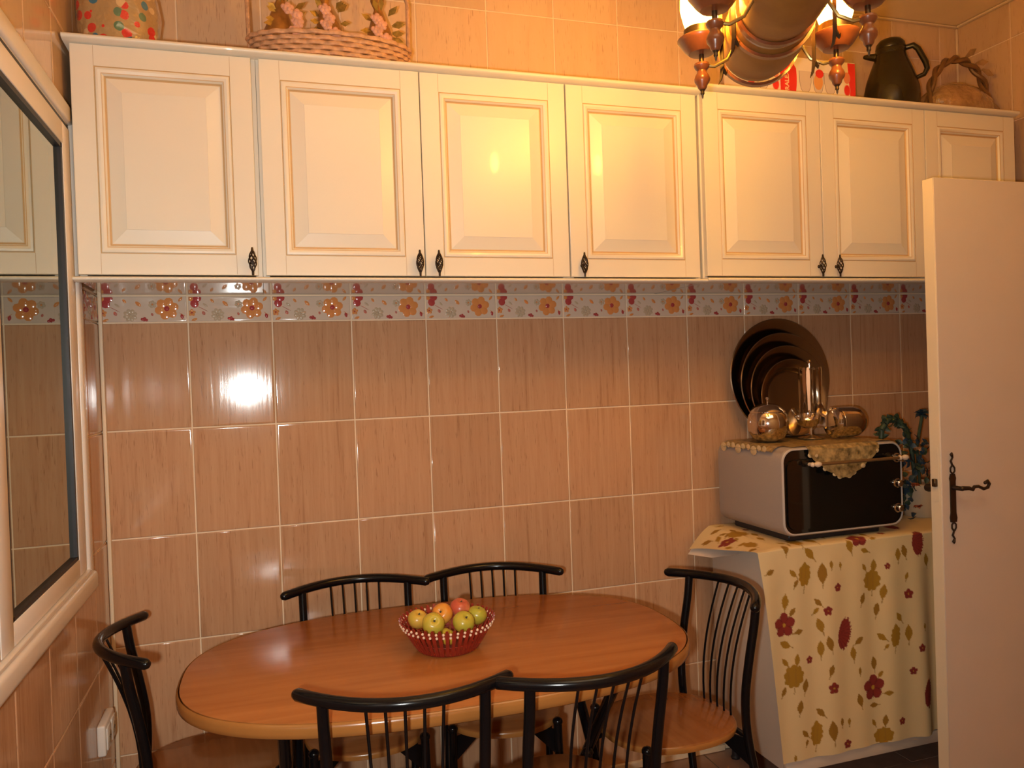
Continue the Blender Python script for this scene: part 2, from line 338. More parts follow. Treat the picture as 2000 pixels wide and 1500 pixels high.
# ------------------------------------------------------------------ tiles
tcache = {}
def tile_obj(wd, ht, parent, loc, rot, border=False):
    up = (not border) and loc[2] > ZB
    key = (round(wd, 4), round(ht, 4), border, up)
    if key not in tcache:
        bb = B(); hw, hh = wd / 2 - 0.0021, ht / 2 - 0.0021
        def ring(i, y): return [(-hw + i, y, -hh + i), (hw - i, y, -hh + i), (hw - i, y, hh - i), (-hw + i, y, hh - i)]
        bb.rings([ring(0, 0.006), ring(0, 0.0014), ring(0.0012, 0.0004), ring(0.0032, 0.0), ring(0.006, 0.0)], True, False, True)
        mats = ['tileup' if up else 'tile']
        if border:
            mats = ['border', 'b_orange', 'b_red', 'b_taupe', 'b_pink']
            def U(X): return (X - 60) / 1830 * wd - wd / 2
            def V(Y): return (700 - Y) / 560 * ht - ht / 2
            def clampp(x, z): return (max(-hw + .002, min(hw - .002, x)), max(-hh + .002, min(hh - .002, z)))
            def blob(cx, cz, a, b_, ang, mi, h=0.0011, n=9, tip=False):
                bb.mi = mi; ca, sa = cos(ang), sin(ang); cv = clampp(cx, cz)
                if (cv[0] - cx) ** 2 + (cv[1] - cz) ** 2 > 1e-9: return
                inner = []; outer = []
                for k in range(n):
                    t = 2 * pi * k / n; s_ = abs(cos(t)) ** 0.4 if tip else 1
                    u, v = a * cos(t), b_ * sin(t) * (1 if not tip else (0.55 + 0.45 * sin(abs(t - pi) * 1.0)))
                    x, z = cx + u * ca - v * sa, cz + u * sa + v * ca
                    outer.append(clampp(x, z)); inner.append(clampp(cx + (x - cx) * 0.6, cz + (z - cz) * 0.6))
                bb.rings([[(p[0], 0.0002, p[1]) for p in outer], [(p[0], -h, p[1]) for p in inner]], True, False, True)
            def flower(X, Y, r, n, mi, cmi=None, a0=0.3):
                cx, cz = U(X), V(Y)
                for k in range(n):
                    t = a0 + 2 * pi * k / n
                    blob(cx + r * 0.58 * cos(t), cz + r * 0.58 * sin(t), r * 0.42, r * (0.40 if n < 7 else 0.32), t, mi)
                if cmi is not None: blob(cx, cz, r * 0.24, r * 0.24, 0, cmi, 0.0018, 8)
            def leaf(X, Y, l, wd_, deg, mi): blob(U(X), V(Y), l, wd_, radians(deg), mi, 0.001, 8, True)
            def stem(X0, Y0, X1, Y1, mi):
                x0, z0, x1, z1 = U(X0), V(Y0), U(X1), V(Y1); l = sqrt((x1 - x0) ** 2 + (z1 - z0) ** 2)
                blob((x0 + x1) / 2, (z0 + z1) / 2, l / 2, 0.0009, atan2(z1 - z0, x1 - x0), mi, 0.0006, 6)
            flower(130, 205, 0.033, 6, 2, 1, 0.1); stem(250, 350, 520, 490, 2)
            leaf(440, 340, 0.010, 0.004, -38, 3); leaf(590, 250, 0.008, 0.0045, -50, 1); leaf(870, 310, 0.0115, 0.006, -45, 1)
            flower(150, 500, 0.012, 5, 1, 2); leaf(200, 645, 0.010, 0.0045, 20, 1); leaf(400, 510, 0.0075, 0.0055, -60, 4)
            flower(700, 545, 0.021, 8, 3, 3); flower(980, 660, 0.012, 6, 2, 2); leaf(1150, 530, 0.0055, 0.004, -70, 4)
            flower(1455, 410, 0.036, 6, 1, 2, 0.25); flower(1160, 320, 0.0125, 6, 3, 1); leaf(1745, 215, 0.010, 0.0045, 50, 1)
            leaf(1770, 575, 0.009, 0.0055, -80, 2); stem(1690, 480, 1870, 590, 1)
        o = bb.build('border_tile' if border else 'tile', mats, parent, loc, rot, ang=50)
        tcache[key] = o.data
        return o
    o = bpy.data.objects.new('border_tile' if border else 'tile', tcache[key]); COL.objects.link(o)
    o.parent = parent; o.location = loc; o.rotation_euler = rot
    return o

def tiled_wall(parent, place, u0, u1, first, hole=None, rot=0):
    # u runs along the wall; first joint at u0+first
    us = [u0]; x = u0 + first
    while x < u1 - 0.02: us.append(x); x += TW
    us.append(u1)
    for a, c in zip(us, us[1:]):
        for (z0, z1), bd in [(r, False) for r in rows] + [((ZA, ZB), True)] + [(r, False) for r in rows_up]:
            rects = [(a, c, z0, z1)]
            if hole:
                h0, h1, k0, k1 = hole; out = []
                for (p, q, s_, t) in rects:
                    if q <= h0 or p >= h1 or t <= k0 or s_ >= k1: out.append((p, q, s_, t)); continue
                    if s_ < k0: out.append((p, q, s_, k0))
                    if t > k1: out.append((p, q, k1, t))
                    lo, hi = max(s_, k0), min(t, k1)
                    if p < h0: out.append((p, h0, lo, hi))
                    if q > h1: out.append((h1, q, lo, hi))
                rects = out
            for (p, q, s_, t) in rects:
                if q - p < 0.02 or t - s_ < 0.015: continue
                full = bd and abs((q - p) - TW) < 1e-3
                j = radians(random.uniform(-0.10, 0.10)); j2 = radians(random.uniform(-0.08, 0.08))
                if bd and not full and (q - p) < 0.2:
                    tile_obj(q - p, t - s_, parent, place((p + q) / 2, (s_ + t) / 2), (j, 0, rot + j2), True)
                else: tile_obj(q - p, t - s_, parent, place((p + q) / 2, (s_ + t) / 2), (j, 0, rot + j2), bd)

wb = struct(B().b(-0.1, XR + 0.1, 0.0028, 0.10, 0, ZC).build('wall_back', 'grout'))
tiled_wall(wb, lambda u, z: (u, 0.0, z), 0.0, XR, TW)
WY0, WY1, WZ0, WZ1 = -1.95, -0.295, 0.945, 2.185      # window opening
wlb = B()
for (y0, y1, z0, z1) in [(WY1, 0.0, 0, ZC), (YF, WY0, 0, ZC), (WY0, WY1, 0, WZ0), (WY0, WY1, WZ1, ZC)]: wlb.b(-0.16, -0.0028, y0, y1, z0, z1)
wl = struct(wlb.build('wall_left', 'grout'))
tiled_wall(wl, lambda u, z: (0.0, -u, z), 0.0, -YF, 0.2, hole=(-WY1, -WY0, WZ0, WZ1), rot=pi / 2)
wr = struct(B().b(XR + 0.0028, XR + 0.1, YF, 0.0, 0, ZC).build('wall_right', 'grout'))
tiled_wall(wr, lambda u, z: (XR, -u, z), 0.0, -YF, 0.25, rot=-pi / 2)
struct(B().b(-0.1, XR + 0.1, YF - 0.1, YF, 0, ZC).build('wall_front', 'plain'))
fl_ = struct(B().b(-0.1, XR + 0.1, YF - 0.1, 0.1, -0.1, -0.002).build('floor', 'stem'))
ftm = None
FT = 0.3343
for i in range(10):
    for j in range(11):
        x0 = i * FT; y1 = -j * FT
        if y1 - 0.05 < YF: continue
        y0 = max(y1 - FT, YF)
        if ftm is None or y0 == YF:
            o = B().b(-FT / 2 + 0.0015, FT / 2 - 0.0015, -(y1 - y0) / 2 + 0.0015, (y1 - y0) / 2 - 0.0015, -0.007, 0, 0.0012).build('floor_tile', 'floor', fl_, (x0 + FT / 2, (y0 + y1) / 2, 0))
            if ftm is None: ftm = o.data
        else:
            o = bpy.data.objects.new('floor_tile', ftm); COL.objects.link(o); o.parent = fl_; o.location = (x0 + FT / 2, (y0 + y1) / 2, 0)
struct(B().b(-0.1, XR + 0.1, YF - 0.1, 0.1, ZC, ZC + 0.1).build('ceiling', 'plaster'))
struct(B().b(0.0, XR, -0.010, -0.0002, ZC - 0.014, ZC - 0.001, 0.004).build('trim_1', 'trim'))
struct(B().b(XR - 0.012, XR - 0.0002, YF, -0.010, ZC - 0.014, ZC - 0.001, 0.004).build('trim_2', 'trim'))
struct(B().b(0.0002, 0.012, -0.012, -0.0002, 0.0, ZC - 0.014, 0.004, 2).build('trim_3', 'trim'))
struct(B().b(XR - 0.010, XR - 0.0002, -0.010, -0.0002, 0.0, ZC - 0.014, 0.004).build('trim_4', 'trim'))
struct(B().b(0.012, 2.10, -0.013, -0.0005, 0.0, 0.026, 0.003).build('baseboard_back', 'trim'))

# ------------------------------------------------------------------ window_1 (left wall)
win = struct(B().b(-0.155, -0.14, WY0, WY1, WZ0, WZ1).build('window_1', 'dark'))
f = B()
# outer casing: rounded bead all round
cx0, cx1 = -0.06, 0.016
for (y0, y1, z0, z1) in [(-0.335, -0.290, 0.935, 2.2), (-1.955, -1.91, 0.935, 2.2)]: f.b(cx0, cx1, y0, y1, z0, z1, 0.008, 3)
for (y0, y1, z0, z1) in [(-1.955, -0.290, 2.152, 2.2)]: f.b(cx0, cx1, y0, y1, z0, z1, 0.009, 3)
f.b(cx0, 0.026, -1.958, -0.287, 0.932, 0.984, 0.013, 4)
f.b(cx0, 0.020, -1.955, -0.330, 0.984, 0.994, 0.002)
f.b(cx0, 0.006, -0.352, -0.335, 0.99, 2.155, 0.003); f.b(cx0, 0.006, -1.91, -0.335, 2.138, 2.155, 0.003)
f.build('window_frame', 'pvc', win)
B().b(-0.03, 0.0085, -1.905, -0.352, 2.1375, 2.1455).build('gasket_and_shade', 'gasket_and_shade', win, smooth=False)  # dark strip painting the shadow gap between casing and sash
def sash(y0, y1):
    z0, z1 = 0.996, 2.136; g = B(); st = 0.074
    g.b(-0.035, 0.011, y1 - st, y1, z0, z1, 0.003, 2); g.b(-0.035, 0.011, y0, y0 + st, z0, z1, 0.003, 2)
    g.b(-0.035, 0.011, y0 + st, y1 - st, z0, z0 + 0.044, 0.003, 2); g.b(-0.035, 0.011, y0 + st, y1 - st, z1 - 0.056, z1, 0.003, 2)
    s_ = g.build('sash', 'pvc', win)
    q = B(); a, c, e, h = y0 + st, y1 - st, z0 + 0.044, z1 - 0.056
    q.b(-0.02, 0.0085, c - 0.013, c, e, h); q.b(-0.02, 0.0085, a, a + 0.013, e, h); q.b(-0.02, 0.0085, a, c, e, e + 0.009); q.b(-0.02, 0.0085, a, c, h - 0.012, h)
    q.build('gasket_and_shade', 'gasket_and_shade', s_, smooth=False)
    B().b(-0.004, 0.0, a + 0.010, c - 0.010, e + 0.006, h - 0.008).build('pane', 'glass', s_, smooth=False)
sash(-1.055, -0.353); sash(-1.905, -1.062)
# unseen slats added behind the glass to wash the pane beige
k = 0; zz = WZ0 + 0.002
shb = win
sl0 = None
while zz < WZ1 - 0.03:
    if sl0 is None:
        o = B().b(-0.128, -0.118, WY0 + 0.01, WY1 - 0.01, 0, 0.047, 0.004, 2).build('added_slat', mat('pane_wash_grey', (0.62, 0.58, 0.48), 0.5), win, (0, 0, zz)); sl0 = o
    else:
        o = sl0.copy(); COL.objects.link(o); o.location = (0, 0, zz)
    zz += 0.05

# ------------------------------------------------------------------ wall cabinets
ZD0, ZD1 = 1.763, 2.359
YD = -0.36
def ring_rect(w_, h_, i, y): return [(i, y, i), (w_ - i, y, i), (w_ - i, y, h_ - i), (i, y, h_ - i)]
def cab_door(parent, w_, h_, loc, hand):
    """front faces -y; local origin at lower left front corner"""
    g = B(); R_ = lambda i, y: ring_rect(w_, h_, i, y)
    def band(a, c, mi):
        g.mi = mi; g.rings([R_(*a), R_(*c)], True, False, False)
    prof = [((0, 0.020), (0, 0.0015), 0), ((0, 0.0015), (0.0015, 0.0), 0), ((0.0015, 0), (0.0545, 0.0), 0), ((0.0545, 0.0), (0.0555, 0.0018), 1), ((0.0555, 0.0018), (0.0572, 0.0018), 1),
            ((0.0572, 0.0018), (0.0585, -0.0012), 0), ((0.0585, -0.0012), (0.0640, -0.0022), 0), ((0.0640, -0.0022), (0.0705, 0.0012), 0), ((0.0705, 0.0012), (0.0725, 0.0022), 1), ((0.0725, 0.0022), (0.0765, 0.0080), 0), ((0.0765, 0.0080), (0.0792, 0.0115), 1)]
    for a, c, mi in prof: band(a, c, mi)
    g.mi = 0; g.face(R_(0, 0.020)[::-1])
    g.mi = 2
    for x in (0.0545, w_ - 0.0545):
        for (z0, z1) in ((0.002, 0.054), (h_ - 0.054, h_ - 0.002)): g.b(x - 0.0006, x + 0.0006, -0.00018, 0.0005, z0, z1)
    d = g.build('door', ['cream', 'glaze', 'creamline'], parent, loc, ang=60)
    q = B()
    q.mi = 1; q.rings([R_(0.0785, 0.0130), R_(0.0785, 0.0116), R_(0.0815, 0.0116)], True, True, False)
    q.mi = 0; q.rings([R_(0.0815, 0.0116), R_(0.0835, 0.0108)], True, False, False)
    q.mi = 0; q.rings([R_(0.0835, 0.0108), R_(0.118, 0.0014)], True, False, False)
    q.mi = 0; q.rings([R_(0.118, 0.0014), R_(0.1185, 0.0006)], True, False, True)
    q.build('raised_panel', ['cream', 'glaze'], d, smooth=False)
    if hand is not None:
        hx = hand; h = B(); z0, z1 = 0.0, 0.072; mid = 0.038
        def rad(t): return 0.0022 + 0.0082 * sin(pi * t) ** 0.9
        for k in range(5):
            for sgn in (1, -1):
                pts = []
                for i in range(15):
                    t = i / 14; a = 2 * pi * k / 5 + sgn * t * pi * 1.25
                    pts.append((hx + rad(t) * cos(a), -0.021 + rad(t) * sin(a), 0.008 + t * 0.056))
                h.tube(pts, 0.0015, 5)
        h.tube([(hx, -0.021, 0.060), (hx, -0.021, 0.068), (hx, -0.021, 0.073)], [0.0034, 0.0032, 0.0022], 8)
        h.tube([(hx, -0.021, -0.003), (hx, -0.021, 0.005), (hx, -0.021, 0.012)], [0.0028, 0.0032, 0.0034], 8)
        h.tube([(hx, -0.014, 0.034), (hx, -0.002, 0.034), (hx, 0.0004, 0.034)], [0.0046, 0.0040, 0.0065], 8)
        h.build('handle', 'iron', d)
    return d
def cabinet(x0, x1, doors, label, z1=2.359, ztop=2.362, zd0=ZD0):
    t = thing('wall_cabinet', label, 'cabinet', (x0, 0, 1.7465))
    g = B(); hh = ztop - 1.7465; W_ = x1 - x0; e = 0.0005
    g.mi = 0
    g.b(e, 0.018, -0.339, -0.002, 0.003, hh); g.b(W_ - 0.018, W_ - e, -0.339, -0.002, 0.003, hh); g.b(0.018, W_ - 0.018, -0.339, -0.002, hh - 0.018, hh); g.b(0.018, W_ - 0.018, -0.010, -0.002, 0.003, hh - 0.018)
    g.mi = 1; g.b(e, W_ - e, -0.339, -0.002, 0, 0.003); g.mi = 2; g.b(0.018, W_ - 0.018, -0.337, -0.012, 0.0035, 0.006)  # dark sheet paints the shade in the gap below the doors
    g.build('carcass', ['cream', 'gloss', 'dark'], t, smooth=False)
    for (a, c, hand) in doors:
        w_ = c - a
        cab_door(t, w_, z1 - zd0, (a - x0, YD, zd0 - 1.7465), hand)
    return t
cabinet(0.020, 0.476, [(0.0205, 0.4635, 0.429)], 'cream single door wall cabinet at the left wall beside the window')
cabinet(0.476, 1.388, [(0.484, 0.9295, 0.427), (0.9325, 1.3855, 0.035)], 'cream double door wall cabinet under the long flower basket')
cabinet(1.388, 1.858, [(1.3905, 1.8455, 0.036)], 'cream single door wall cabinet between the two double door ones')
cabinet(1.866, 2.790, [(1.873, 2.3305, 0.438), (2.3345, 2.788, 0.048)], 'cream double door wall cabinet under the red and white glassware box', 2.374, 2.378, 1.768)
cabinet(2.790, 3.222, [(2.792, 3.218, None)], 'cream wall cabinet at the right end, half hidden by the room door', 2.374, 2.378, 1.768)
def bead(x0, x1, z0, z1, nm, label, cat, grp):
    n = 7; pr = [(-0.342, z0), (-0.368, z0)] + [(-0.370 - 0.011 * sin(pi * i / n), z0 + (z1 - z0) * (0.08 + 0.84 * (1 - cos(pi * i / n)) / 2)) for i in range(n + 1)] + [(-0.368, z1), (-0.342, z1)]
    if nm == 'cornice': pr = [(-0.002, z0)] + pr[1:-1] + [(-0.002, z1)]
    o = B().rings([[(x, a, c) for a, c in pr] for x in (x0, x1)]).build(nm, 'cream', ang=60)
    tag(o, label, cat, grp)
bead(0.006, 1.860, 2.3625, 2.381, 'cornice', 'long cream rounded cornice board topping the left wall cabinets', 'cornice', None)
bead(1.864, 3.225, 2.3785, 2.397, 'cornice', 'cream rounded cornice board on the right wall cabinets behind the hanging lamp', 'cornice', None)
bead(0.004, 1.860, 1.744, 1.757, 'light_rail', 'long cream rounded strip under the left wall cabinets above the floral border', 'rail', None)
bead(1.863, 3.223, 1.7455, 1.7615, 'light_rail', 'shorter cream rounded strip under the right wall cabinets above the trays', 'rail', None)

# ------------------------------------------------------------------ table
tb = thing('dining_table', 'oval dining table with glossy orange brown top and black tube legs', 'table', (0.90, -0.58, 0), -0.03)
def sup(a, b_, n, N=96):
    o = []
    for k in range(N):
        t = 2 * pi * k / N; c, s_ = cos(t), sin(t)
        o.append((a * abs(c) ** (2 / n) * (1 if c >= 0 else -1), b_ * abs(s_) ** (2 / n) * (1 if s_ >= 0 else -1)))
    return o
def slab(a, b_, n, prof, N=96):
    g = B(); g.rings([[(x * (a - i) / a, y * (b_ - i) / b_, z) for x, y in sup(a, b_, n, N)] for i, z in prof]); return g
slab(0.655, 0.405, 2.6, [(0.02, 0.724), (0.0065, 0.726), (0.0035, 0.7495), (0.0045, 0.750)]).build('tabletop', 'table', tb, ang=30)
g = B()
prof = [(0.02, 0.716), (0.006, 0.717), (0.001, 0.721), (0.0, 0.730), (0.0, 0.739), (0.0015, 0.746), (0.0052, 0.7492), (0.0052, 0.720)]
g.rings([[(x * (0.66 - i) / 0.66, y * (0.41 - i) / 0.41, z) for x, y in sup(0.66, 0.41, 2.6)] for i, z in prof], True, False, False)
g.build('edge_band', 'edge', tb, ang=60)
for sx in (-1, 1):
    X = 0.40 * sx
    for sy in (-1, 1):
        B().tube([(X + 0.014 * sy, sy * 0.27, 0.715), (X + 0.014 * sy, -sy * 0.31, 0.012)], 0.0145, 12).build('leg', 'black', tb)
    B().b(X - 0.016, X + 0.016, -0.30, 0.30, 0.700, 0.716, 0.003).build('bracket', 'black', tb)
    B().b(X - 0.03, X + 0.03, -0.02, 0.02, 0.32, 0.36, 0.004).build('leg_hub', 'black', tb)
B().tube([(-0.40, 0, 0.34), (0.40, 0, 0.34)], 0.011, 10).build('stretcher', 'black', tb)

# ------------------------------------------------------------------ chairs
def sag(x): return -0.26 + 0.105 * (abs(x) / 0.215) ** 2
def make_chair(label, grp):
    t = thing('dining_chair', label, 'chair', (0, 0, 0), 0, grp)
    g = B()
    g.rings([[(x * (1 - i / 0.176), y * (1 - i / 0.195), z) for x, y in sup(0.176, 0.195, 2.3, 56)] for i, z in [(0.012, 0.446), (0.002, 0.450), (0.0, 0.458), (0.002, 0.466), (0.008, 0.4695)]])
    s_ = g.build('seat', ['seat'], t, ang=50)
    s_.data.materials.append(M['edge'])
    for p in s_.data.polygons:
        if abs(p.normal.z) < 0.8: p.material_index = 1
    g = B(); N = 16
    g.tube([(0.215 * (-1 + 2 * i / N), sag(0.215 * (-1 + 2 * i / N)), 0.820 + 0.004 * cos(pi * (-1 + 2 * i / N) / 2)) for i in range(N + 1)], 0.0135, 14, round_end=True).build('back_rail', 'black', t)
    for sx in (-1, 1):
        x = 0.163 * sx
        g = B(); ctrl = [(x * 1.06, -0.215, 0.004), (x * 1.03, -0.200, 0.15), (x, -0.180, 0.33), (x * 0.97, -0.160, 0.46), (x * 0.97, -0.158, 0.56), (x * 0.985, -0.172, 0.66), (x * 0.995, -0.190, 0.75), (x, -0.199, 0.817)]
        pts = [Vector(c) for c in ctrl]; sm = []
        for i in range(len(pts) - 1):
            p0, p1, p2, p3 = pts[max(i - 1, 0)], pts[i], pts[i + 1], pts[min(i + 2, len(pts) - 1)]
            for k in range(4):
                u = k / 4; sm.append(0.5 * ((2 * p1) + (-p0 + p2) * u + (2 * p0 - 5 * p1 + 4 * p2 - p3) * u * u + (-p0 + 3 * p1 - 3 * p2 + p3) * u ** 3))
        sm.append(pts[-1]); g.tube(sm, 0.0122, 12).build('leg', 'black', t)
        g = B(); fx, fy = 0.150 * sx, 0.150
        g.tube([(fx * 1.05, fy + 0.012, 0.004), (fx, fy, 0.462)], 0.0122, 12); lg = g.build('leg', 'black', t)
        B().ball((fx, fy, 0.468), 0.0150, 14, (1, 1, 0.85)).build('cap', 'black', lg)
        # triangular gussets carrying the seat
        for (px_, py_, qx, qy) in ((fx, fy, 0.060 * sx, 0.095), (0.160 * sx, -0.163, 0.06 * sx, -0.11)):
            d = Vector((qx - px_, qy - py_, 0)); nrm = Vector((-d.y, d.x, 0)).normalized() * 0.0022
            tri = [Vector((px_, py_, 0.444)), Vector((qx, qy, 0.444)), Vector((qx, qy, 0.438)), Vector((px_, py_, 0.370))]
            B().rings([[p + nrm for p in tri], [p - nrm for p in tri]]).build('bracket', 'black', t, smooth=False)
    for k in range(-2, 3):
        x = 0.038 * k; g = B(); y1 = sag(x)
        pts = []
        for i in range(11):
            u = i / 10; z = 0.447 + (0.815 - 0.447) * u
            pts.append((x * (1.0 - 0.15 * (1 - u)), -0.176 + (y1 + 0.176) * u ** 1.6 + 0.012 * sin(pi * u), z))
        g.tube(pts, 0.0034, 7).build('spindle', 'black', t)
    B().b(-0.16, 0.16, -0.176, -0.160, 0.436, 0.4475, 0.003).build('seat_rail', 'black', t)
    return t
def place(o, mid, fdir, s=1.0):
    f_ = Vector((fdir[0], fdir[1], 0)).normalized(); c = Vector((mid[0], mid[1], 0)) + f_ * 0.26
    o.location = c; o.rotation_euler = (0, 0, atan2(-f_.x, f_.y)); o.scale = (1, 1, s)
GRP = 'black spindle back chairs round the oval table'
ch = make_chair('black spindle back chair at the near side of the table, left of the pair', GRP)
specs = [((0.703, -1.118), (0.164, 0.986), 1.012, None),
         ((1.128, -1.160), (-0.10, 0.995), 1.012, 'black spindle back chair at the near side of the table, right of the pair'),
         ((0.722, -0.062), (-0.036, -1), 1.0, 'black spindle back chair against the tiled wall behind the left half of the table'),
         ((1.175, -0.092), (-0.215, -0.977), 1.0, 'black spindle back chair against the tiled wall directly behind the fruit basket'),
         ((1.788, -0.606), (-0.998, -0.056), 1.0, 'black spindle back chair at the right end of the table near the floral cloth'),
         ((0.044, -0.427), (0.99, 0.136), 1.0, 'black spindle back chair at the left end of the table under the window')]
for i, (mid, fd, s_, lb) in enumerate(specs):
    o = ch if i == 0 else dup(ch, label=lb, group=GRP)
    place(o, mid, fd, s_)

# ------------------------------------------------------------------ fruit basket
fb = thing('fruit_basket', 'small red slatted basket trimmed with cream beads on the table', 'basket', (0.905, -0.60, 0.7502))
def brad(z): return 0.076 + (0.122 - 0.076) * (z / 0.076) ** 0.85
B().lathe([(0.0, 0.0), (0.074, 0.0), (0.078, 0.004), (0.074, 0.007), (0.0, 0.007)], 40).build('base', 'redslat', fb)
NS = 42; slat = None
for k in range(NS):
    if slat is None:
        g = B(); L = []
        for z in (0.004, 0.02, 0.04, 0.06, 0.074, 0.083):
            r = brad(min(z, 0.083)); hw = 0.0052 * (0.65 + 0.35 * z / 0.08) if z < 0.08 else 0.0028
            L.append([(r + 0.0018, -hw, z), (r + 0.0018, hw, z), (r - 0.0012, hw, z), (r - 0.0012, -hw, z)])
        g.rings(L); slat = g.build('slat', 'redslat', fb, ang=50)
    else:
        o = slat.copy(); COL.objects.link(o); o.rotation_euler = (0, 0, 2 * pi * k / NS)
for nm, zz, off in (('bead', 0.073, 0.0022), ('bead', 0.0625, 0.0022)):
    for k in range(NS):
        o = None; a = 2 * pi * (k + 0.5) / NS; r = brad(zz) + off
        if 'beadmesh' not in globals(): o = B().ball((0, 0, 0), 0.0037, 8).build('bead', 'bead', fb); beadmesh = o.data
        else: o = bpy.data.objects.new('bead', beadmesh); COL.objects.link(o); o.parent = fb
        o.location = (r * cos(a), r * sin(a), zz)
for z in (0.0665, 0.030): B().lathe([(brad(z) - 0.0035, z - 0.001), (brad(z) - 0.0020, z - 0.001), (brad(z) - 0.0020, z + 0.001), (brad(z) - 0.0035, z + 0.001), (brad(z) - 0.0035, z - 0.001)], 48, cap=False).build('hoop', 'redslat', fb)
def apple(loc, r, c1, c2, k, tilt, az, label):
    g = B(); pr = []
    for i in range(19):
        t = pi * i / 18; rr = r * sin(t) * (1.0 - 0.06 * cos(t)); z = -r * 0.90 * cos(t)
        if t < 0.45: z += r * 0.16 * (1 - t / 0.45) ** 2
        if t > pi - 0.6: z -= r * 0.30 * (1 - (pi - t) / 0.6) ** 2
        pr.append((rr, z))
    o = g.lathe(pr, 24, fn=lambda u, z: 1 + 0.015 * cos(5 * 2 * pi * u)).build('apple', apple_mat('apple_skin', c1, c2, k), None, loc, (tilt, 0, az), ang=80)
    tag(o, label, 'fruit', 'apples in the fruit basket')
    q = B().tube([(0, 0, r * 0.62), (r * 0.02, 0, r * 0.72), (r * 0.05, 0, r * 0.80)], [0.0014, 0.0012, 0.0014], 6); q.ball((0, 0, r * 0.665), r * 0.13, 8, (1, 1, 0.3)); q.build('stem', 'stem', o)
YEL = (0.55, 0.40, 0.045); GRN = (0.42, 0.38, 0.04); ORG = (0.72, 0.24, 0.03); RED = (0.55, 0.10, 0.05); PEA = (0.66, 0.36, 0.06)
apple((0.832, -0.572, 0.826), 0.0265, YEL, PEA, 0.45, 0.5, 0.3, 'peachy yellow apple at the left rim of the basket')
apple((0.862, -0.628, 0.826), 0.0295, YEL, GRN, 0.6, 0.9, 0.0, 'large yellow apple at the front left of the basket')
apple((0.895, -0.590, 0.838), 0.0280, ORG, PEA, 0.55, 1.0, -0.5, 'orange apple in the middle of the basket')
apple((0.948, -0.572, 0.842), 0.0280, RED, (0.62, 0.26, 0.10), 0.62, 0.3, 0.5, 'red striped apple on top at the back of the basket')
apple((0.938, -0.648, 0.827), 0.0290, YEL, GRN, 0.5, 0.7, 0.4, 'yellow green apple at the front right of the basket')
apple((0.988, -0.595, 0.824), 0.0270, GRN, YEL, 0.6, 0.3, 1.2, 'greenest apple at the right rim of the basket')
apple((0.898, -0.628, 0.788), 0.0240, YEL, YEL, 0.5, 0.6, 1.9, 'yellow apple low between the two front apples, mostly hidden')

# ------------------------------------------------------------------ white low cabinet with printed cloth
wc = thing('storage_chest', 'white enamel storage chest in the corner under the flowered cloth', 'chest', (2.052, -0.445, 0))
B().b(0, 0.93, 0.012, 0.41, 0.125, 0.868, 0.006, 2).build('body', 'white', wc)
B().b(0.006, 0.924, 0.0, 0.014, 0.165, 0.862, 0.004, 2).build('front_panel', 'white', wc)
B().b(0.0, 0.93, -0.004, 0.014, 0.122, 0.162, 0.004, 2).build('kick_strip', 'white', wc)
for (x, y) in ((0.05, 0.06), (0.88, 0.06), (0.05, 0.37), (0.88, 0.37)): B().lathe([(0.016, 0), (0.018, 0.006), (0.013, 0.012), (0.013, 0.126)], 12, Matrix.Translation((x, y, 0))).build('foot', 'gasket_and_shade', wc)

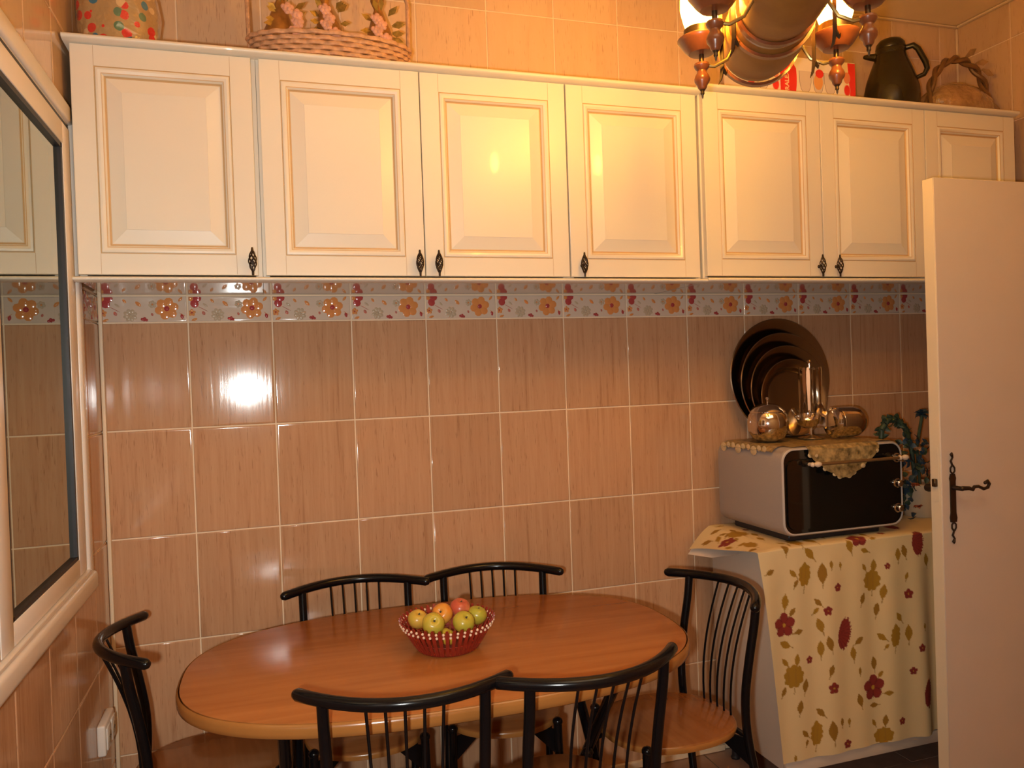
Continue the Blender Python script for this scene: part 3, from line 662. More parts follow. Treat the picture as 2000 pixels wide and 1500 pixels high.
MOT = [('s',2.051,0.623,0.0412,0,0),('s',2.4,0.366,0.0441,0,0),('s',2.356,0.885,0.0365,0,0),('s',2.26,0.724,0.0147,0,0),('s',2.218,0.651,0.0165,0,0),('s',2.467,0.773,0.0118,0,0),('s',2.553,0.668,0.0188,0,0),('s',2.598,0.477,0.0147,0,0),('s',2.146,0.496,0.0129,0,0),('s',2.232,0.392,0.0206,0,0),('s',2.563,0.401,0.0147,0,0),('s',2.284,0.195,0.0159,0,0),('s',2.511,0.236,0.0141,0,0),('c',2.283,0.566,0.0265,0.0529,12),('c',2.622,0.317,0.0223,0.0482,8),('c',2.6,0.842,0.0247,0.0459,0),('p',2.135,0.779,0.0235,0.0382,5),('p',2.406,0.729,0.0341,0.0341,0),('p',2.082,0.451,0.0371,0.0371,0),('p',2.492,0.532,0.0188,0.0382,5),('p',2.165,0.249,0.0223,0.0388,5),('p',2.435,0.197,0.0365,0.0271,0),('l',2.155,0.847,0.0265,0,-40),('l',2.202,0.777,0.0353,0,0),('l',2.089,0.788,0.0176,0,-45),('l',2.1,0.754,0.0147,0,30),('l',2.275,0.796,0.0118,0,0),('l',2.237,0.803,0.0147,0,0),('l',2.315,0.858,0.0265,0,-15),('l',2.376,0.834,0.0176,0,-70),('l',2.414,0.875,0.0147,0,80),('l',2.065,0.876,0.0235,0,0),('l',2.0,0.802,0.0176,0,70),('l',2.057,0.698,0.0265,0,5),('l',2.083,0.662,0.0176,0,40),('l',2.105,0.595,0.0176,0,80),('l',2.052,0.559,0.0235,0,-65),('l',2.184,0.682,0.0176,0,-45),('l',2.176,0.654,0.0147,0,50),('l',2.189,0.605,0.0265,0,-20),('l',2.189,0.528,0.0265,0,0),('l',2.222,0.542,0.0265,0,-15),('l',2.342,0.534,0.0206,0,60),('l',2.318,0.495,0.0235,0,-5),('l',2.449,0.687,0.0265,0,10),('l',2.423,0.629,0.0235,0,10),('l',2.363,0.673,0.0206,0,20),('l',2.415,0.778,0.0235,0,0),('l',2.374,0.777,0.0147,0,-30),('l',2.513,0.808,0.0235,0,0),('l',2.541,0.817,0.0235,0,-15),('l',2.638,0.776,0.0235,0,-10),('l',2.548,0.73,0.0147,0,15),('l',2.509,0.594,0.0206,0,-35),('l',2.549,0.534,0.0294,0,0),('l',2.439,0.533,0.0206,0,-55),('l',2.457,0.5,0.0118,0,45),('l',2.615,0.55,0.0118,0,0),('l',2.225,0.452,0.0206,0,20),('l',2.343,0.432,0.0129,0,0),('l',2.406,0.447,0.0235,0,-5),('l',2.431,0.407,0.0147,0,40),('l',2.459,0.34,0.0176,0,90),('l',2.34,0.333,0.0235,0,-15),('l',2.401,0.305,0.0176,0,-85),('l',2.05,0.501,0.0176,0,-40),('l',2.096,0.503,0.0206,0,5),('l',2.126,0.414,0.0235,0,10),('l',2.103,0.347,0.0235,0,10),('l',2.043,0.406,0.0176,0,30),('l',2.182,0.317,0.0206,0,-45),('l',2.225,0.25,0.0353,0,-5),('l',2.12,0.256,0.0176,0,-45),('l',2.126,0.226,0.0118,0,20),('l',2.262,0.274,0.0147,0,0),('l',2.294,0.269,0.0129,0,0),('l',2.444,0.247,0.0206,0,5),('l',2.399,0.245,0.0147,0,-30),('l',2.079,0.182,0.0118,0,0)]
# the repeat of the print beyond what hangs in view: shifted copies to the right and over the top
EXTRA = [('s', 1.985, 1.10, 0.034, 0, 0), ('l', 1.99, 1.17, 0.024, 0, 30), ('l', 1.965, 1.22, 0.024, 0, -20), ('p', 2.0, 0.985, 0.022, 0.032, 10), ('l', 1.96, 0.93, 0.024, 0, 70), ('l', 1.99, 1.02, 0.02, 0, 80), ('l', 1.955, 1.05, 0.02, 0, 0), ('l', 2.02, 1.15, 0.018, 0, 60)] + [(k_, x + 0.55, z + 0.02, a, b_, t) for (k_, x, z, a, b_, t) in MOT if 2.14 < x < 2.45] + \
        [(k_, x - 0.03, 0.875 + (z - 0.20), a, b_, t) for (k_, x, z, a, b_, t) in MOT if 0.22 < z < 0.62]
def cloth_color(px_, pz_):
    """flat print, px_ = position along the width, pz_ = unrolled height"""
    n = len(px_); C = np.tile(np.array([0.74, 0.575, 0.31]), (n, 1))
    def put(mask, col, a=1.0): C[mask] = C[mask] * (1 - a) + np.array(col) * a
    OCH = (0.38, 0.20, 0.012); GRE = (0.31, 0.155, 0.012); REDC = (0.24, 0.025, 0.018)
    for pas in (0, 1, 2):
        for (kd, x, z, a, b_, t) in MOT + EXTRA:
            R_ = max(a, b_) * 1.5 + 0.03
            sel = np.where((abs(px_ - x) < R_) & (abs(pz_ - z) < R_))[0]
            if len(sel) == 0: continue
            dx = px_[sel] - x; dz = pz_[sel] - z; th = radians(t)
            u = dx * cos(th) - dz * sin(th); v = dx * sin(th) + dz * cos(th)
            r = np.sqrt(dx ** 2 + dz ** 2); an = np.arctan2(dz, dx)
            def P(mk, col, al=1.0):
                idx = sel[mk]; C[idx] = C[idx] * (1 - al) + np.array(col) * al
            if pas == 0 and kd in 'lp':
                L = a * 1.5 if kd == 'l' else b_ * 1.6
                cur = v - L * 0.0; line = (abs(u - 0.25 * (v + L) ** 2 / L) < 0.0018) & (v < 0) & (v > -L)
                P(line, (0.38, 0.22, 0.06), 0.9)
            if pas == 1 and kd == 'l':
                wv = a * 0.50 * np.clip(1 - (abs(v) / a) ** 1.7, 0, 1)
                P(abs(u) < wv, OCH if (x * 100) % 2 > 0.7 else GRE); P((abs(u) < 0.0006) & (abs(v) < a * 0.8), (0.28, 0.13, 0.02), 0.5)
            if pas == 1 and kd == 'p':
                fr = 1 + 0.08 * np.sin(an * 9)
                P(((u / a) ** 2 + (v / b_) ** 2) < fr ** 2, OCH); P((((u / a) ** 2 + (v / b_) ** 2) < 0.55) & (np.sin(u / a * 9) > 0.7), (0.30, 0.15, 0.02), 0.4)
            if pas == 2 and kd == 's':
                rr = a * (0.62 + 0.38 * np.abs(np.cos(2.5 * (an - 1.57))) ** 0.7)
                P(r < rr, REDC); P((r < a * 0.8) & (np.abs(np.sin(2.5 * (an - 1.57))) > 0.97), (0.12, 0.01, 0.01), 0.6); P(r < a * 0.16, (0.50, 0.28, 0.03))
            if pas == 2 and kd == 'c':
                fr = 1 + 0.07 * np.sign(np.sin(an * 22)) * (u > -a * 0.2)
                P(((u / a) ** 2 + (v / b_) ** 2) < fr ** 2, REDC); P((((u / a) ** 2 + (v / b_) ** 2) < 0.9) & (np.sin(np.arctan2(v, u + a * 1.3) * 26) > 0.75), (0.13, 0.012, 0.01), 0.6)
    return C
XL_T, XR_C = 1.956, 2.985
def make_cloth():
    # rows along "s": top (back->front) then front drop ; columns: left flap + width
    ds = 0.0028
    yb, yf = -0.035, -0.462; ztop = 0.8725; zbot = 0.172
    ntop = int((yb - yf) / 0.006); nf = int((ztop - zbot) / ds)
    cols = np.concatenate([np.linspace(-1, 0, 26)[:-1], np.linspace(0, 1, int((XR_C - 2.05) / ds))])
    V = []; UVx = []; UVz = []
    for j in range(ntop + nf + 1):
        if j <= ntop: s_ = j / ntop; y = yb + (yf - yb) * s_; z = ztop; top = True
        else: d = (j - ntop) * (ztop - zbot) / nf; z = ztop - d; y = yf; top = False
        for c in cols:
            if top:
                if c < 0:
                    xo = XL_T + 0.006 * sin(9 * s_); zo = 0.790 + (0.866 - 0.790) * s_ ** 0.8; k = -c
                    x = 2.05 + (xo - 2.05) * k; zz_ = z + (zo - z) * k ** 1.4; yy = y
                else: x = 2.05 + (XR_C - 2.05) * c; zz_ = z; yy = y
                px_ = x if c >= 0 else 2.05 - 0.11 * (-c); pz_ = 0.875 + (1 - s_) * (yb - yf)
                if s_ > 0.97: zz_ -= 0.003 * (s_ - 0.97) / 0.03
            else:
                d = ztop - z; xl = XL_T + 0.075 * (d / 0.70) ** 0.9
                full = (XR_C - xl)
                if c < 0: x = xl + (2.05 - XL_T) * (1 + c) * (full / (XR_C - XL_T))
                else: x = xl + ((2.05 - XL_T) + (XR_C - 2.05) * c) * (full / (XR_C - XL_T))
                fade = min(1, d / 0.12)
                yy = y - 0.003 - fade * (0.004 * sin(x * 23) + 0.003 * sin(x * 51 + 1)) - 0.016 * fade * (d / 0.7) * math.exp(-((x - 2.60 - 0.02 * d) / 0.035) ** 2) + 0.012 * fade * (d / 0.7) * math.exp(-((x - 2.66 - 0.02 * d) / 0.03) ** 2)
                zz_ = z - 0.003; px_ = x; pz_ = z
            V.append((x, yy, zz_)); UVx.append(px_); UVz.append(pz_)
    nc = len(cols); F = []
    for j in range(ntop + nf):
        for i in range(nc - 1):
            a = j * nc + i; F.append((a, a + nc, a + nc + 1, a + 1))
    me = bpy.data.meshes.new('printed_cloth'); me.from_pydata([(v[0] - 2.5, v[1] + 0.25, v[2] - 0.87) for v in V], [], F)
    ca = me.color_attributes.new('print', 'FLOAT_COLOR', 'POINT')
    C = cloth_color(np.array(UVx), np.array(UVz)); C4 = np.concatenate([C, np.ones((len(C), 1))], 1).astype(np.float32)
    ca.data.foreach_set('color', C4.ravel())
    me.materials.append(M['cloth'])
    for p in me.polygons: p.use_smooth = True
    o = bpy.data.objects.new('printed_cloth', me); COL.objects.link(o); o.location = (2.5, -0.25, 0.87)
    tag(o, 'cream cotton cloth printed with red and ochre flowers draped over the chest', 'cloth')
    return o
pc = make_cloth()
g = B(); g.rings([[(2.046, -0.03, 0.8708), (2.046, -0.20, 0.8708), (2.046, -0.33, 0.8705)], [(1.99, -0.03, 0.815), (1.99, -0.20, 0.815), (2.00, -0.33, 0.838)], [(1.954, -0.03, 0.772), (1.962, -0.18, 0.790), (1.97, -0.33, 0.832)]], False, False, False)
g.build('lining', 'plastic', pc, (-2.5, 0.25, -0.87))

# ------------------------------------------------------------------ mini oven
ov = thing('toaster_oven', 'grey toaster oven with a black glass front on the flowered cloth', 'oven', (2.08, -0.43, 0.8735))
def rrect(x0, x1, z0, z1, r, n=6):
    o = []
    for (cx, cz, a0) in ((x1 - r, z1 - r, 0), (x0 + r, z1 - r, pi / 2), (x0 + r, z0 + r, pi), (x1 - r, z0 + r, 3 * pi / 2)):
        for k in range(n + 1): a = a0 + pi / 2 * k / n; o.append((cx + r * cos(a), cz + r * sin(a)))
    return o
OW, OH, OD = 0.497, 0.295, 0.385; OB = 0.022
def rr_(y, i, r): return [(x, y, z) for x, z in rrect(i, OW - i, OB + i, OB + OH - i, r - i * 0.6)]
B().rings([rr_(OD, 0.012, 0.045), rr_(OD - 0.012, 0.0, 0.045), rr_(0.004, 0.0, 0.045), rr_(0.0, 0.003, 0.045)], True, True, False).build('housing', 'grey', ov, ang=40)
B().rings([rr_(0.0, 0.003, 0.045), rr_(-0.004, 0.005, 0.045), rr_(-0.004, 0.0085, 0.045), rr_(0.004, 0.010, 0.045)], True, False, False).build('front_rim', 'greyl', ov, ang=40)
dg = B().rings([rr_(0.006, 0.0095, 0.045), rr_(-0.0015, 0.0095, 0.045)], True, True, True).build('control_panel', 'ovenblack', ov, ang=40)
B().rings([[(x, -0.002, z) for x, z in rrect(0.018, 0.425, OB + 0.022, OB + OH - 0.04, 0.028)], [(x, -0.007, z) for x, z in rrect(0.019, 0.424, OB + 0.023, OB + OH - 0.041, 0.028)]]).build('glass_door', 'ovenblack', ov, ang=30)
hz = 0.262
hb = B().tube([(0.118, -0.040, hz), (0.470, -0.040, hz)], 0.0055, 10).build('handle', 'brassd', ov)
for x in (0.106, 0.464):
    B().tube([(x - 0.012, -0.040, hz), (x - 0.006, -0.040, hz), (x, -0.040, hz), (x + 0.006, -0.040, hz), (x + 0.014, -0.040, hz)], [0.0085, 0.0055, 0.007, 0.010, 0.009], 12, round_end=True).tube([(x, -0.040, hz), (x, -0.004, hz - 0.003)], 0.006, 8).build('handle_end', 'creamplastic', hb)
for zk in (0.258, 0.170, 0.084):
    B().lathe([(0.0165, 0.0), (0.0165, 0.003), (0.0125, 0.006), (0.0118, 0.018), (0.009, 0.021), (0.0, 0.022)], 20, Matrix.Translation((0.470, -0.0015, zk)) @ Matrix.Rotation(pi / 2, 4, 'X')).build('knob', 'chrome', ov)
B().b(0.045, 0.42, 0.03, 0.35, 0.0, 0.026, 0.004).build('base', 'gasket_and_shade', ov)

# doily over oven top
zt = 0.8735 + OB + OH
dl = thing('lace_doily', 'gold and cream lace doily spread over the oven under the trays', 'doily', (2.33, -0.25, zt))
random.seed(3)
def crinkle(x, y, a=0.003): return a * (mnoise.noise(Vector((x * 22, y * 22, 3))) + 0.6)
NX, NY = 60, 34; g = B(); P_ = []
for j in range(NY + 1):
    for i in range(NX + 1):
        u = i / NX; v = j / NY; x = -0.205 + 0.41 * u; y = -0.178 + 0.345 * v
        P_.append((x, y, 0.0012 + crinkle(x, y, 0.0022)))
vs = [g.bm.verts.new(p) for p in P_]
for j in range(NY):
    for i in range(NX):
        g.bm.faces.new((vs[j * (NX + 1) + i], vs[j * (NX + 1) + i + 1], vs[(j + 1) * (NX + 1) + i + 1], vs[(j + 1) * (NX + 1) + i]))
g.build('cloth', 'lace', dl)
# front drape: a triangular tongue hanging in front of the door
def dz(x):  # lower edge below oven top for x in -0.15..0.14
    u = (x + 0.15) / 0.29; return 0.022 + 0.090 * (1 - abs(2 * u - 1.0) ** 1.5) + 0.006 * abs(sin(u * pi * 6))
g = B(); NX, NZ = 48, 16; rs = []
for i in range(NX + 1):
    x = -0.15 + 0.29 * i / NX; col_ = []
    for k in range(NZ + 1):
        t = k / NZ; d = dz(x) * t
        y = -0.181 - min(d, 0.012) * 0.4 - crinkle(x, d, 0.004) - (0.004 if d > 0.01 else 0)
        col_.append((x, min(y, -0.1835) if d > 0.004 else -0.1795, 0.003 - d))
    rs.append(col_)
g.rings(rs, False, False, False); g.build('front_drape', 'lace', dl)
for q in range(15):
    x = -0.15 + 0.29 * (q + 0.5) / 15; d = dz(x)
    if q % 3 == 1: continue
    B().ball((x, -0.190, 0.003 - d + 0.004), 0.0095, 10, (1.1, 0.22, 0.9)).build('scallop', 'lacepale', dl)
for q in range(4):
    B().ball((-0.118 + 0.022 * q, -0.189, -0.030 - 0.008 * q), 0.011, 10, (1.1, 0.25, 0.8)).build('scallop', 'lacepale', dl)
# left overhang with scallops
for q in range(9):
    y = 0.155 - 0.031 * q; r = 0.019 if q % 3 == 0 else 0.012
    B().ball((-0.247 - 0.003, y, -0.012 - (0.006 if q % 3 == 0 else -0.004)), r, 10, (0.10, 1.0, 0.9)).build('scallop', 'lacepale', dl)
g = B(); rs = []
for j in range(20):
    y = 0.165 - 0.30 * j / 19
    rs.append([(-0.205, y, 0.003), (-0.225, y, 0.0015 + 0.001 * sin(j * 2)), (-0.240, y, -0.0045 + 0.0005 * sin(j)), (-0.2525, y, -0.015 - 0.002 * sin(j * 1.7))])
g.rings(rs, False, False, False).build('side_overhang', 'lace', dl)

# ------------------------------------------------------------------ round trays leaning on the wall
def tray(D, y, label, lean):
    R_ = D / 2; h = 0.028
    pr = [(0, 0.0), (R_ * 0.66, 0.0), (R_ * 0.70, 0.002), (R_ * 0.76, 0.012), (R_ * 0.80, 0.017), (R_ * 0.95, h), (R_ * 0.985, h + 0.002), (R_, h - 0.001), (R_ * 0.985, h - 0.004), (R_ * 0.94, h - 0.003), (R_ * 0.79, 0.013), (R_ * 0.74, 0.008), (R_ * 0.69, -0.002), (0, -0.002)]
    mt = Matrix.Rotation(pi / 2 , 4, 'X')
    o = B().lathe(pr, 72, mt).build('round_tray', 'steel', None, (2.362, y, zt + 0.0065 + R_ * cos(lean)), (-lean, 0, 0), ang=30)
    return tag(o, label, 'tray', 'stainless trays leaning on the wall')
tray(0.448, -0.036, 'largest round steel tray, rearmost, leaning against the tiled wall', 0.07)
tray(0.392, -0.062, 'second largest round steel tray leaning in front of the largest', 0.08)
tray(0.342, -0.088, 'third largest round steel tray in the leaning stack', 0.09)
tray(0.290, -0.114, 'smallest round steel tray at the front of the leaning stack', 0.10)

# ------------------------------------------------------------------ steel ware on the oven
zo = zt + 0.006
sp = thing('lidded_pot', 'round steel pot with a knobbed lid, left on the oven', 'pot', (2.175, -0.235, zo))
B().lathe([(0.0, 0), (0.035, 0), (0.055, 0.012), (0.070, 0.04), (0.072, 0.070), (0.066, 0.095), (0.060, 0.104)], 32).build('body', 'chrome', sp)
ld = B().lathe([(0.062, 0.104), (0.062, 0.107), (0.05, 0.122), (0.03, 0.133), (0.0, 0.137)], 32).build('lid', 'chrome', sp)
B().lathe([(0.003, 0.136), (0.0025, 0.146), (0.006, 0.151), (0.006, 0.156), (0, 0.159)], 12).build('knob', 'chrome', ld)
us = thing('utensil_stand', 'steel utensil stand with a ring of hooks on the oven', 'stand', (2.365, -0.225, zo))
B().lathe([(0, 0), (0.046, 0), (0.047, 0.003), (0.02, 0.007), (0.006, 0.012), (0, 0.012)], 24).build('base', 'chrome', us)
B().tube([(0, 0, 0.008), (0, 0, 0.276)], 0.0055, 10).build('pole', 'chrome', us)
B().lathe([(0.034, 0.250), (0.0362, 0.252), (0.034, 0.254), (0.0318, 0.252), (0.034, 0.250)], 28, cap=False).tube([(-0.034, 0, 0.252), (0.034, 0, 0.252)], 0.002, 6).tube([(0, -0.034, 0.252), (0, 0.034, 0.252)], 0.002, 6).build('hook_ring', 'chrome', us)
B().lathe([(0.007, 0.272), (0.009, 0.278), (0.005, 0.285), (0, 0.286)], 12).build('finial', 'chrome', us)
def utensil(kind, az, label, top=0.250, L=0.150):
    R0 = 0.040; t = thing(kind, label, 'utensil', (2.365 + R0 * cos(az), -0.225 + R0 * sin(az), zo), az, 'utensils hanging from the steel stand')
    g = B(); w0 = [(top + 0.008, 0.0035), (top - 0.01, 0.006), (top - 0.05, 0.0065), (top - L * 0.7, 0.0042), (top - L, 0.0035)]
    g.rings([[(0.0012, -hw, z), (0.0012, hw, z), (-0.0004, hw, z), (-0.0004, -hw, z)] for z, hw in w0]); g.build('handle', 'chrome', t)
    zb = top - L
    if kind == 'ladle':
        B().lathe([(0.0, -0.036), (0.022, -0.032), (0.038, -0.017), (0.044, 0.004), (0.0455, 0.006), (0.043, 0.005), (0.037, -0.015), (0.021, -0.029), (0.0, -0.033)], 24, Matrix.Translation((0.034, 0, zb - 0.022)) @ Matrix.Rotation(radians(15), 4, 'Y')).build('bowl', 'chrome', t)
        B().tube([(0.0, 0, zb + 0.004), (0.0, 0, zb - 0.012), (0.002, 0, zb - 0.018)], 0.003, 8).build('neck', 'chrome', t)
    elif kind == 'skimmer':
        B().lathe([(0, -0.010), (0.030, -0.004), (0.050, 0.006), (0.050, 0.0075), (0.030, -0.002), (0, -0.008)], 28, Matrix.Translation((0.016, 0, zb - 0.022)) @ Matrix.Rotation(radians(90), 4, 'Y')).build('disc', 'chrome', t)
    elif kind == 'serving_fork':
        for q in (-1, 1): B().tube([(0.001, 0, zb + 0.006), (0.002, 0.006 * q, zb - 0.01), (0.004, 0.006 * q, zb - 0.05)], [0.0022, 0.002, 0.0008], 6).build('tine', 'chrome', t)
    else:
        B().rings([[(0.002, -0.008, zb + 0.005), (0.002, 0.008, zb + 0.005), (0.0005, 0.008, zb + 0.005), (0.0005, -0.008, zb + 0.005)], [(0.003, -0.028, zb - 0.02), (0.003, 0.028, zb - 0.02), (0.0015, 0.028, zb - 0.02), (0.0015, -0.028, zb - 0.02)], [(0.006, -0.032, zb - 0.08), (0.006, 0.032, zb - 0.08), (0.0045, 0.032, zb - 0.08), (0.0045, -0.032, zb - 0.08)]]).build('blade', 'chrome', t)
    return t
utensil('ladle', radians(-135), 'steel ladle hanging at the front left of the stand, its bowl low')
utensil('skimmer', radians(170), 'steel skimmer hanging edge on beside the lidded pot', 0.25, 0.165)
utensil('spatula', radians(-72), 'steel spatula hanging on the right front of the stand', 0.25, 0.13)
utensil('spoon', radians(30), 'steel turner hanging on the back right of the stand', 0.25, 0.13)
utensil('serving_fork', radians(-25), 'steel serving fork hanging on the right of the utensil stand', 0.25, 0.12)
utensil('serving_fork', radians(205), 'steel serving fork hanging between the skimmer and the ladle', 0.25, 0.12)
sm_ = thing('canister', 'round steel canister lying on its side, rightmost on the oven', 'canister', (2.462, -0.285, zo))
B().lathe([(0.0, 0.0), (0.030, 0.001), (0.046, 0.008), (0.054, 0.022), (0.0565, 0.045), (0.0555, 0.100), (0.054, 0.104), (0.052, 0.106)], 40, Matrix.Translation((0.066, 0, 0.0565)) @ Matrix.Rotation(-pi / 2, 4, 'Y')).build('body', 'chrome', sm_)
B().lathe([(0.0545, 0.104), (0.0555, 0.107), (0.0545, 0.116), (0.044, 0.125), (0.025, 0.129), (0.0, 0.130)], 40, Matrix.Translation((0.066, 0, 0.0565)) @ Matrix.Rotation(-pi / 2, 4, 'Y')).build('lid', 'chrome', sm_)

# ------------------------------------------------------------------ artificial plant
ap = thing('artificial_plant', 'blue green artificial plant in a cream pot right of the oven', 'plant', (2.845, -0.235, 0.8735))
B().lathe([(0, 0), (0.055, 0), (0.066, 0.02), (0.078, 0.08), (0.080, 0.125), (0.074, 0.128), (0.07, 0.12), (0, 0.11)], 28).build('pot', 'pot', ap)
B().tube([(-0.02, 0, 0.12), (-0.035, 0, 0.25), (-0.06, 0, 0.335), (-0.10, 0, 0.372), (-0.145, 0, 0.370), (-0.172, 0, 0.340), (-0.176, 0, 0.300)], [0.007, 0.009, 0.011, 0.012, 0.012, 0.011, 0.009], 10).build('stem', 'leafg', ap)
B().tube([(0.0, 0, 0.12), (0.0, 0.01, 0.26), (0.03, 0.01, 0.38)], 0.006, 8).build('stem', 'leafg', ap)
random.seed(11)
lm = {}
for mk in ('leafg', 'leafb', 'petalr', 'petalc'):
    g = B(); L = 0.030 if mk.startswith('leaf') else 0.017; W_ = 0.010 if mk.startswith('leaf') else 0.010
    g.rings([[(0, -0.001, 0), (0, 0.001, 0), (0, 0, 0.001)], [(L * 0.4, -W_, 0.003), (L * 0.4, W_, 0.003), (L * 0.4, 0, 0.000)], [(L * 0.75, -W_ * 0.7, 0.002), (L * 0.75, W_ * 0.7, 0.002), (L * 0.75, 0, -0.001)], [(L, -0.0008, -0.004), (L, 0.0008, -0.004), (L, 0, -0.005)]])
    o = g.build('leaf' if mk.startswith('leaf') else 'petal', mk, ap); lm[mk] = o; o.location = (0, 0, 0.14)
def leafat(mk, p, e):
    o = lm[mk].copy(); COL.objects.link(o); o.location = p; o.rotation_euler = e
path = [(-0.035, 0, 0.25), (-0.06, 0, 0.335), (-0.10, 0, 0.372), (-0.145, 0, 0.370), (-0.172, 0, 0.340), (-0.178, 0, 0.300)]
for i in range(60):
    k = random.random() * (len(path) - 1); a = int(k); u = k - a; p = [path[a][c] * (1 - u) + path[a + 1][c] * u for c in range(3)]
    leafat('leafg', p, (random.uniform(0, 6.28), random.uniform(-1.2, 1.2), random.uniform(0, 6.28)))
for i in range(130):
    x = random.gauss(-0.070, 0.038); z = random.uniform(0.0, 0.29); y = random.gauss(-0.04, 0.03)
    if z < 0.14 and x > -0.07: x -= 0.05
    if z < 0.1 and x > -0.09: continue
    leafat(random.choice(['leafb', 'leafb', 'leafg']), (x, y, z + 0.01), (random.uniform(0, 6.28), random.uniform(-1.4, 1.4), random.uniform(0, 6.28)))
for i in range(14): leafat('leafb', (0.03, 0.01, 0.385), (random.uniform(-.5, .5), random.uniform(-1, .6), i * 0.45))
for (cx, cz, mk) in ((-0.075, 0.262, 'petalc'), (0.015, 0.235, 'petalc'), (-0.01, 0.175, 'petalr'), (-0.095, 0.13, 'petalr'), (-0.085, 0.05, 'petalr')):
    for i in range(9): leafat(mk, (cx, -0.075, cz), (random.uniform(-.4, .4), random.uniform(-0.8, 0.2), i * 0.7))

# ------------------------------------------------------------------ socket on the left wall
so = thing('wall_socket', 'white double wall socket low on the tiled wall behind the left chair', 'socket', (0.0, -0.197, 0.508))
B().b(0.0, 0.022, -0.068, 0.068, -0.042, 0.042, 0.005, 3).build('housing', 'plastic', so)
for y in (-0.032, 0.032):
    p = B().b(0.0215, 0.0265, y - 0.026, y + 0.026, -0.030, 0.030, 0.004, 2).build('outlet', 'plastic', so)
    B().lathe([(0.017, 0), (0.017, 0.0012), (0.015, 0.0012), (0, 0.0002)], 20, Matrix.Translation((0.0264, y, 0)) @ Matrix.Rotation(pi / 2, 4, 'Y')).build('recess', 'creamline', p)
    for dy in (-0.007, 0.007): B().lathe([(0.0024, 0), (0.0024, 0.0016), (0, 0.0018)], 8, Matrix.Translation((0.0264, y + dy, 0)) @ Matrix.Rotation(pi / 2, 4, 'Y')).build('pin_hole', 'dark', p)

# ------------------------------------------------------------------ room door on the right
X0 = 2.405
dr = struct(B().b(X0 + 0.003, 3.318, -0.760, -0.720, 0.012, 2.015, 0.0015).build('door_1', 'doorw'))
B().b(X0, X0 + 0.003, -0.7595, -0.7205, 0.013, 2.014, 0.0008).build('door_edge', 'doore', dr)
hd = B(); hx = 2.447; hy = -0.7605
def plate(pts, z0, z1):
    hd.rings([[(x, hy, z) for x, z in pts], [(x, hy - 0.004, z) for x, z in pts]])
plate([(hx - 0.011, 0.972), (hx + 0.011, 0.972), (hx + 0.013, 0.985), (hx + 0.010, 1.0), (hx + 0.010, 1.095), (hx + 0.012, 1.105), (hx + 0.008, 1.118), (hx - 0.008, 1.118), (hx - 0.012, 1.105), (hx - 0.010, 1.095), (hx - 0.010, 1.0), (hx - 0.013, 0.985)], 0, 0)
for sg, zb in ((1, 1.118), (-1, 0.972)):
    for s2 in (-1, 1): hd.tube([(hx, hy - 0.003, zb), (hx + 0.008 * s2, hy - 0.003, zb + sg * 0.008), (hx + 0.008 * s2, hy - 0.003, zb + sg * 0.018), (hx + 0.001 * s2, hy - 0.003, zb + sg * 0.027)], 0.0026, 6)
    hd.tube([(hx, hy - 0.003, zb + sg * 0.026), (hx - 0.006, hy - 0.003, zb + sg * 0.040), (hx + 0.001, hy - 0.003, zb + sg * 0.050), (hx - 0.003, hy - 0.003, zb + sg * 0.060), (hx - 0.001, hy - 0.003, zb + sg * 0.066)], [0.003, 0.0034, 0.003, 0.0055, 0.0015], 6)
hp = hd.build('handle_plate', 'iron', dr)
hl = B(); zl = 1.077
hl.tube([(hx, hy - 0.004, zl), (hx, hy - 0.038, zl)], 0.007, 10)
hl.tube([(hx - 0.004, hy - 0.040, zl + 0.002), (hx + 0.02, hy - 0.042, zl + 0.001), (hx + 0.034, hy - 0.042, zl - 0.004), (hx + 0.040, hy - 0.042, zl + 0.004), (hx + 0.056, hy - 0.042, zl + 0.004), (hx + 0.076, hy - 0.042, zl - 0.005), (hx + 0.092, hy - 0.042, zl - 0.002), (hx + 0.098, hy - 0.042, zl + 0.009), (hx + 0.092, hy - 0.042, zl + 0.018), (hx + 0.083, hy - 0.042, zl + 0.013)],
        [0.007, 0.006, 0.0055, 0.005, 0.0045, 0.005, 0.005, 0.005, 0.0048, 0.0055], 8, round_end=True)
hl.build('handle', 'iron', hp)
B().b(X0 - 0.001, X0 + 0.002, -0.752, -0.728, 1.035, 1.20).build('lock_plate', 'doore', dr)
B().b(X0 - 0.011, X0 + 0.001, -0.748, -0.734, 1.080, 1.104, 0.002).build('latch', 'bronze', dr)
B().lathe([(0.010, 0), (0.008, 0.01), (0.006, 0.03), (0.013, 0.045), (0.012, 0.055), (0, 0.06)], 14, Matrix.Translation((2.447, -0.7195, 1.065)) @ Matrix.Rotation(-pi / 2, 4, 'X')).build('handle', 'iron', dr)

# ------------------------------------------------------------------ hanging lamp
LC = Vector((1.603, -1.122, 0))
tips = [(1.498, -0.967), (1.807, -1.065), (1.402, -1.178), (1.711, -1.276)]
ax = Vector((0.407, 0.913, 0)).normalized(); sd = Vector((ax.y, -ax.x, 0))
lamp = thing('hanging_lamp', 'barrel shaped wooden hanging lamp with four lit oil lamp style arms', 'lamp', (LC.x, LC.y, 2.26))

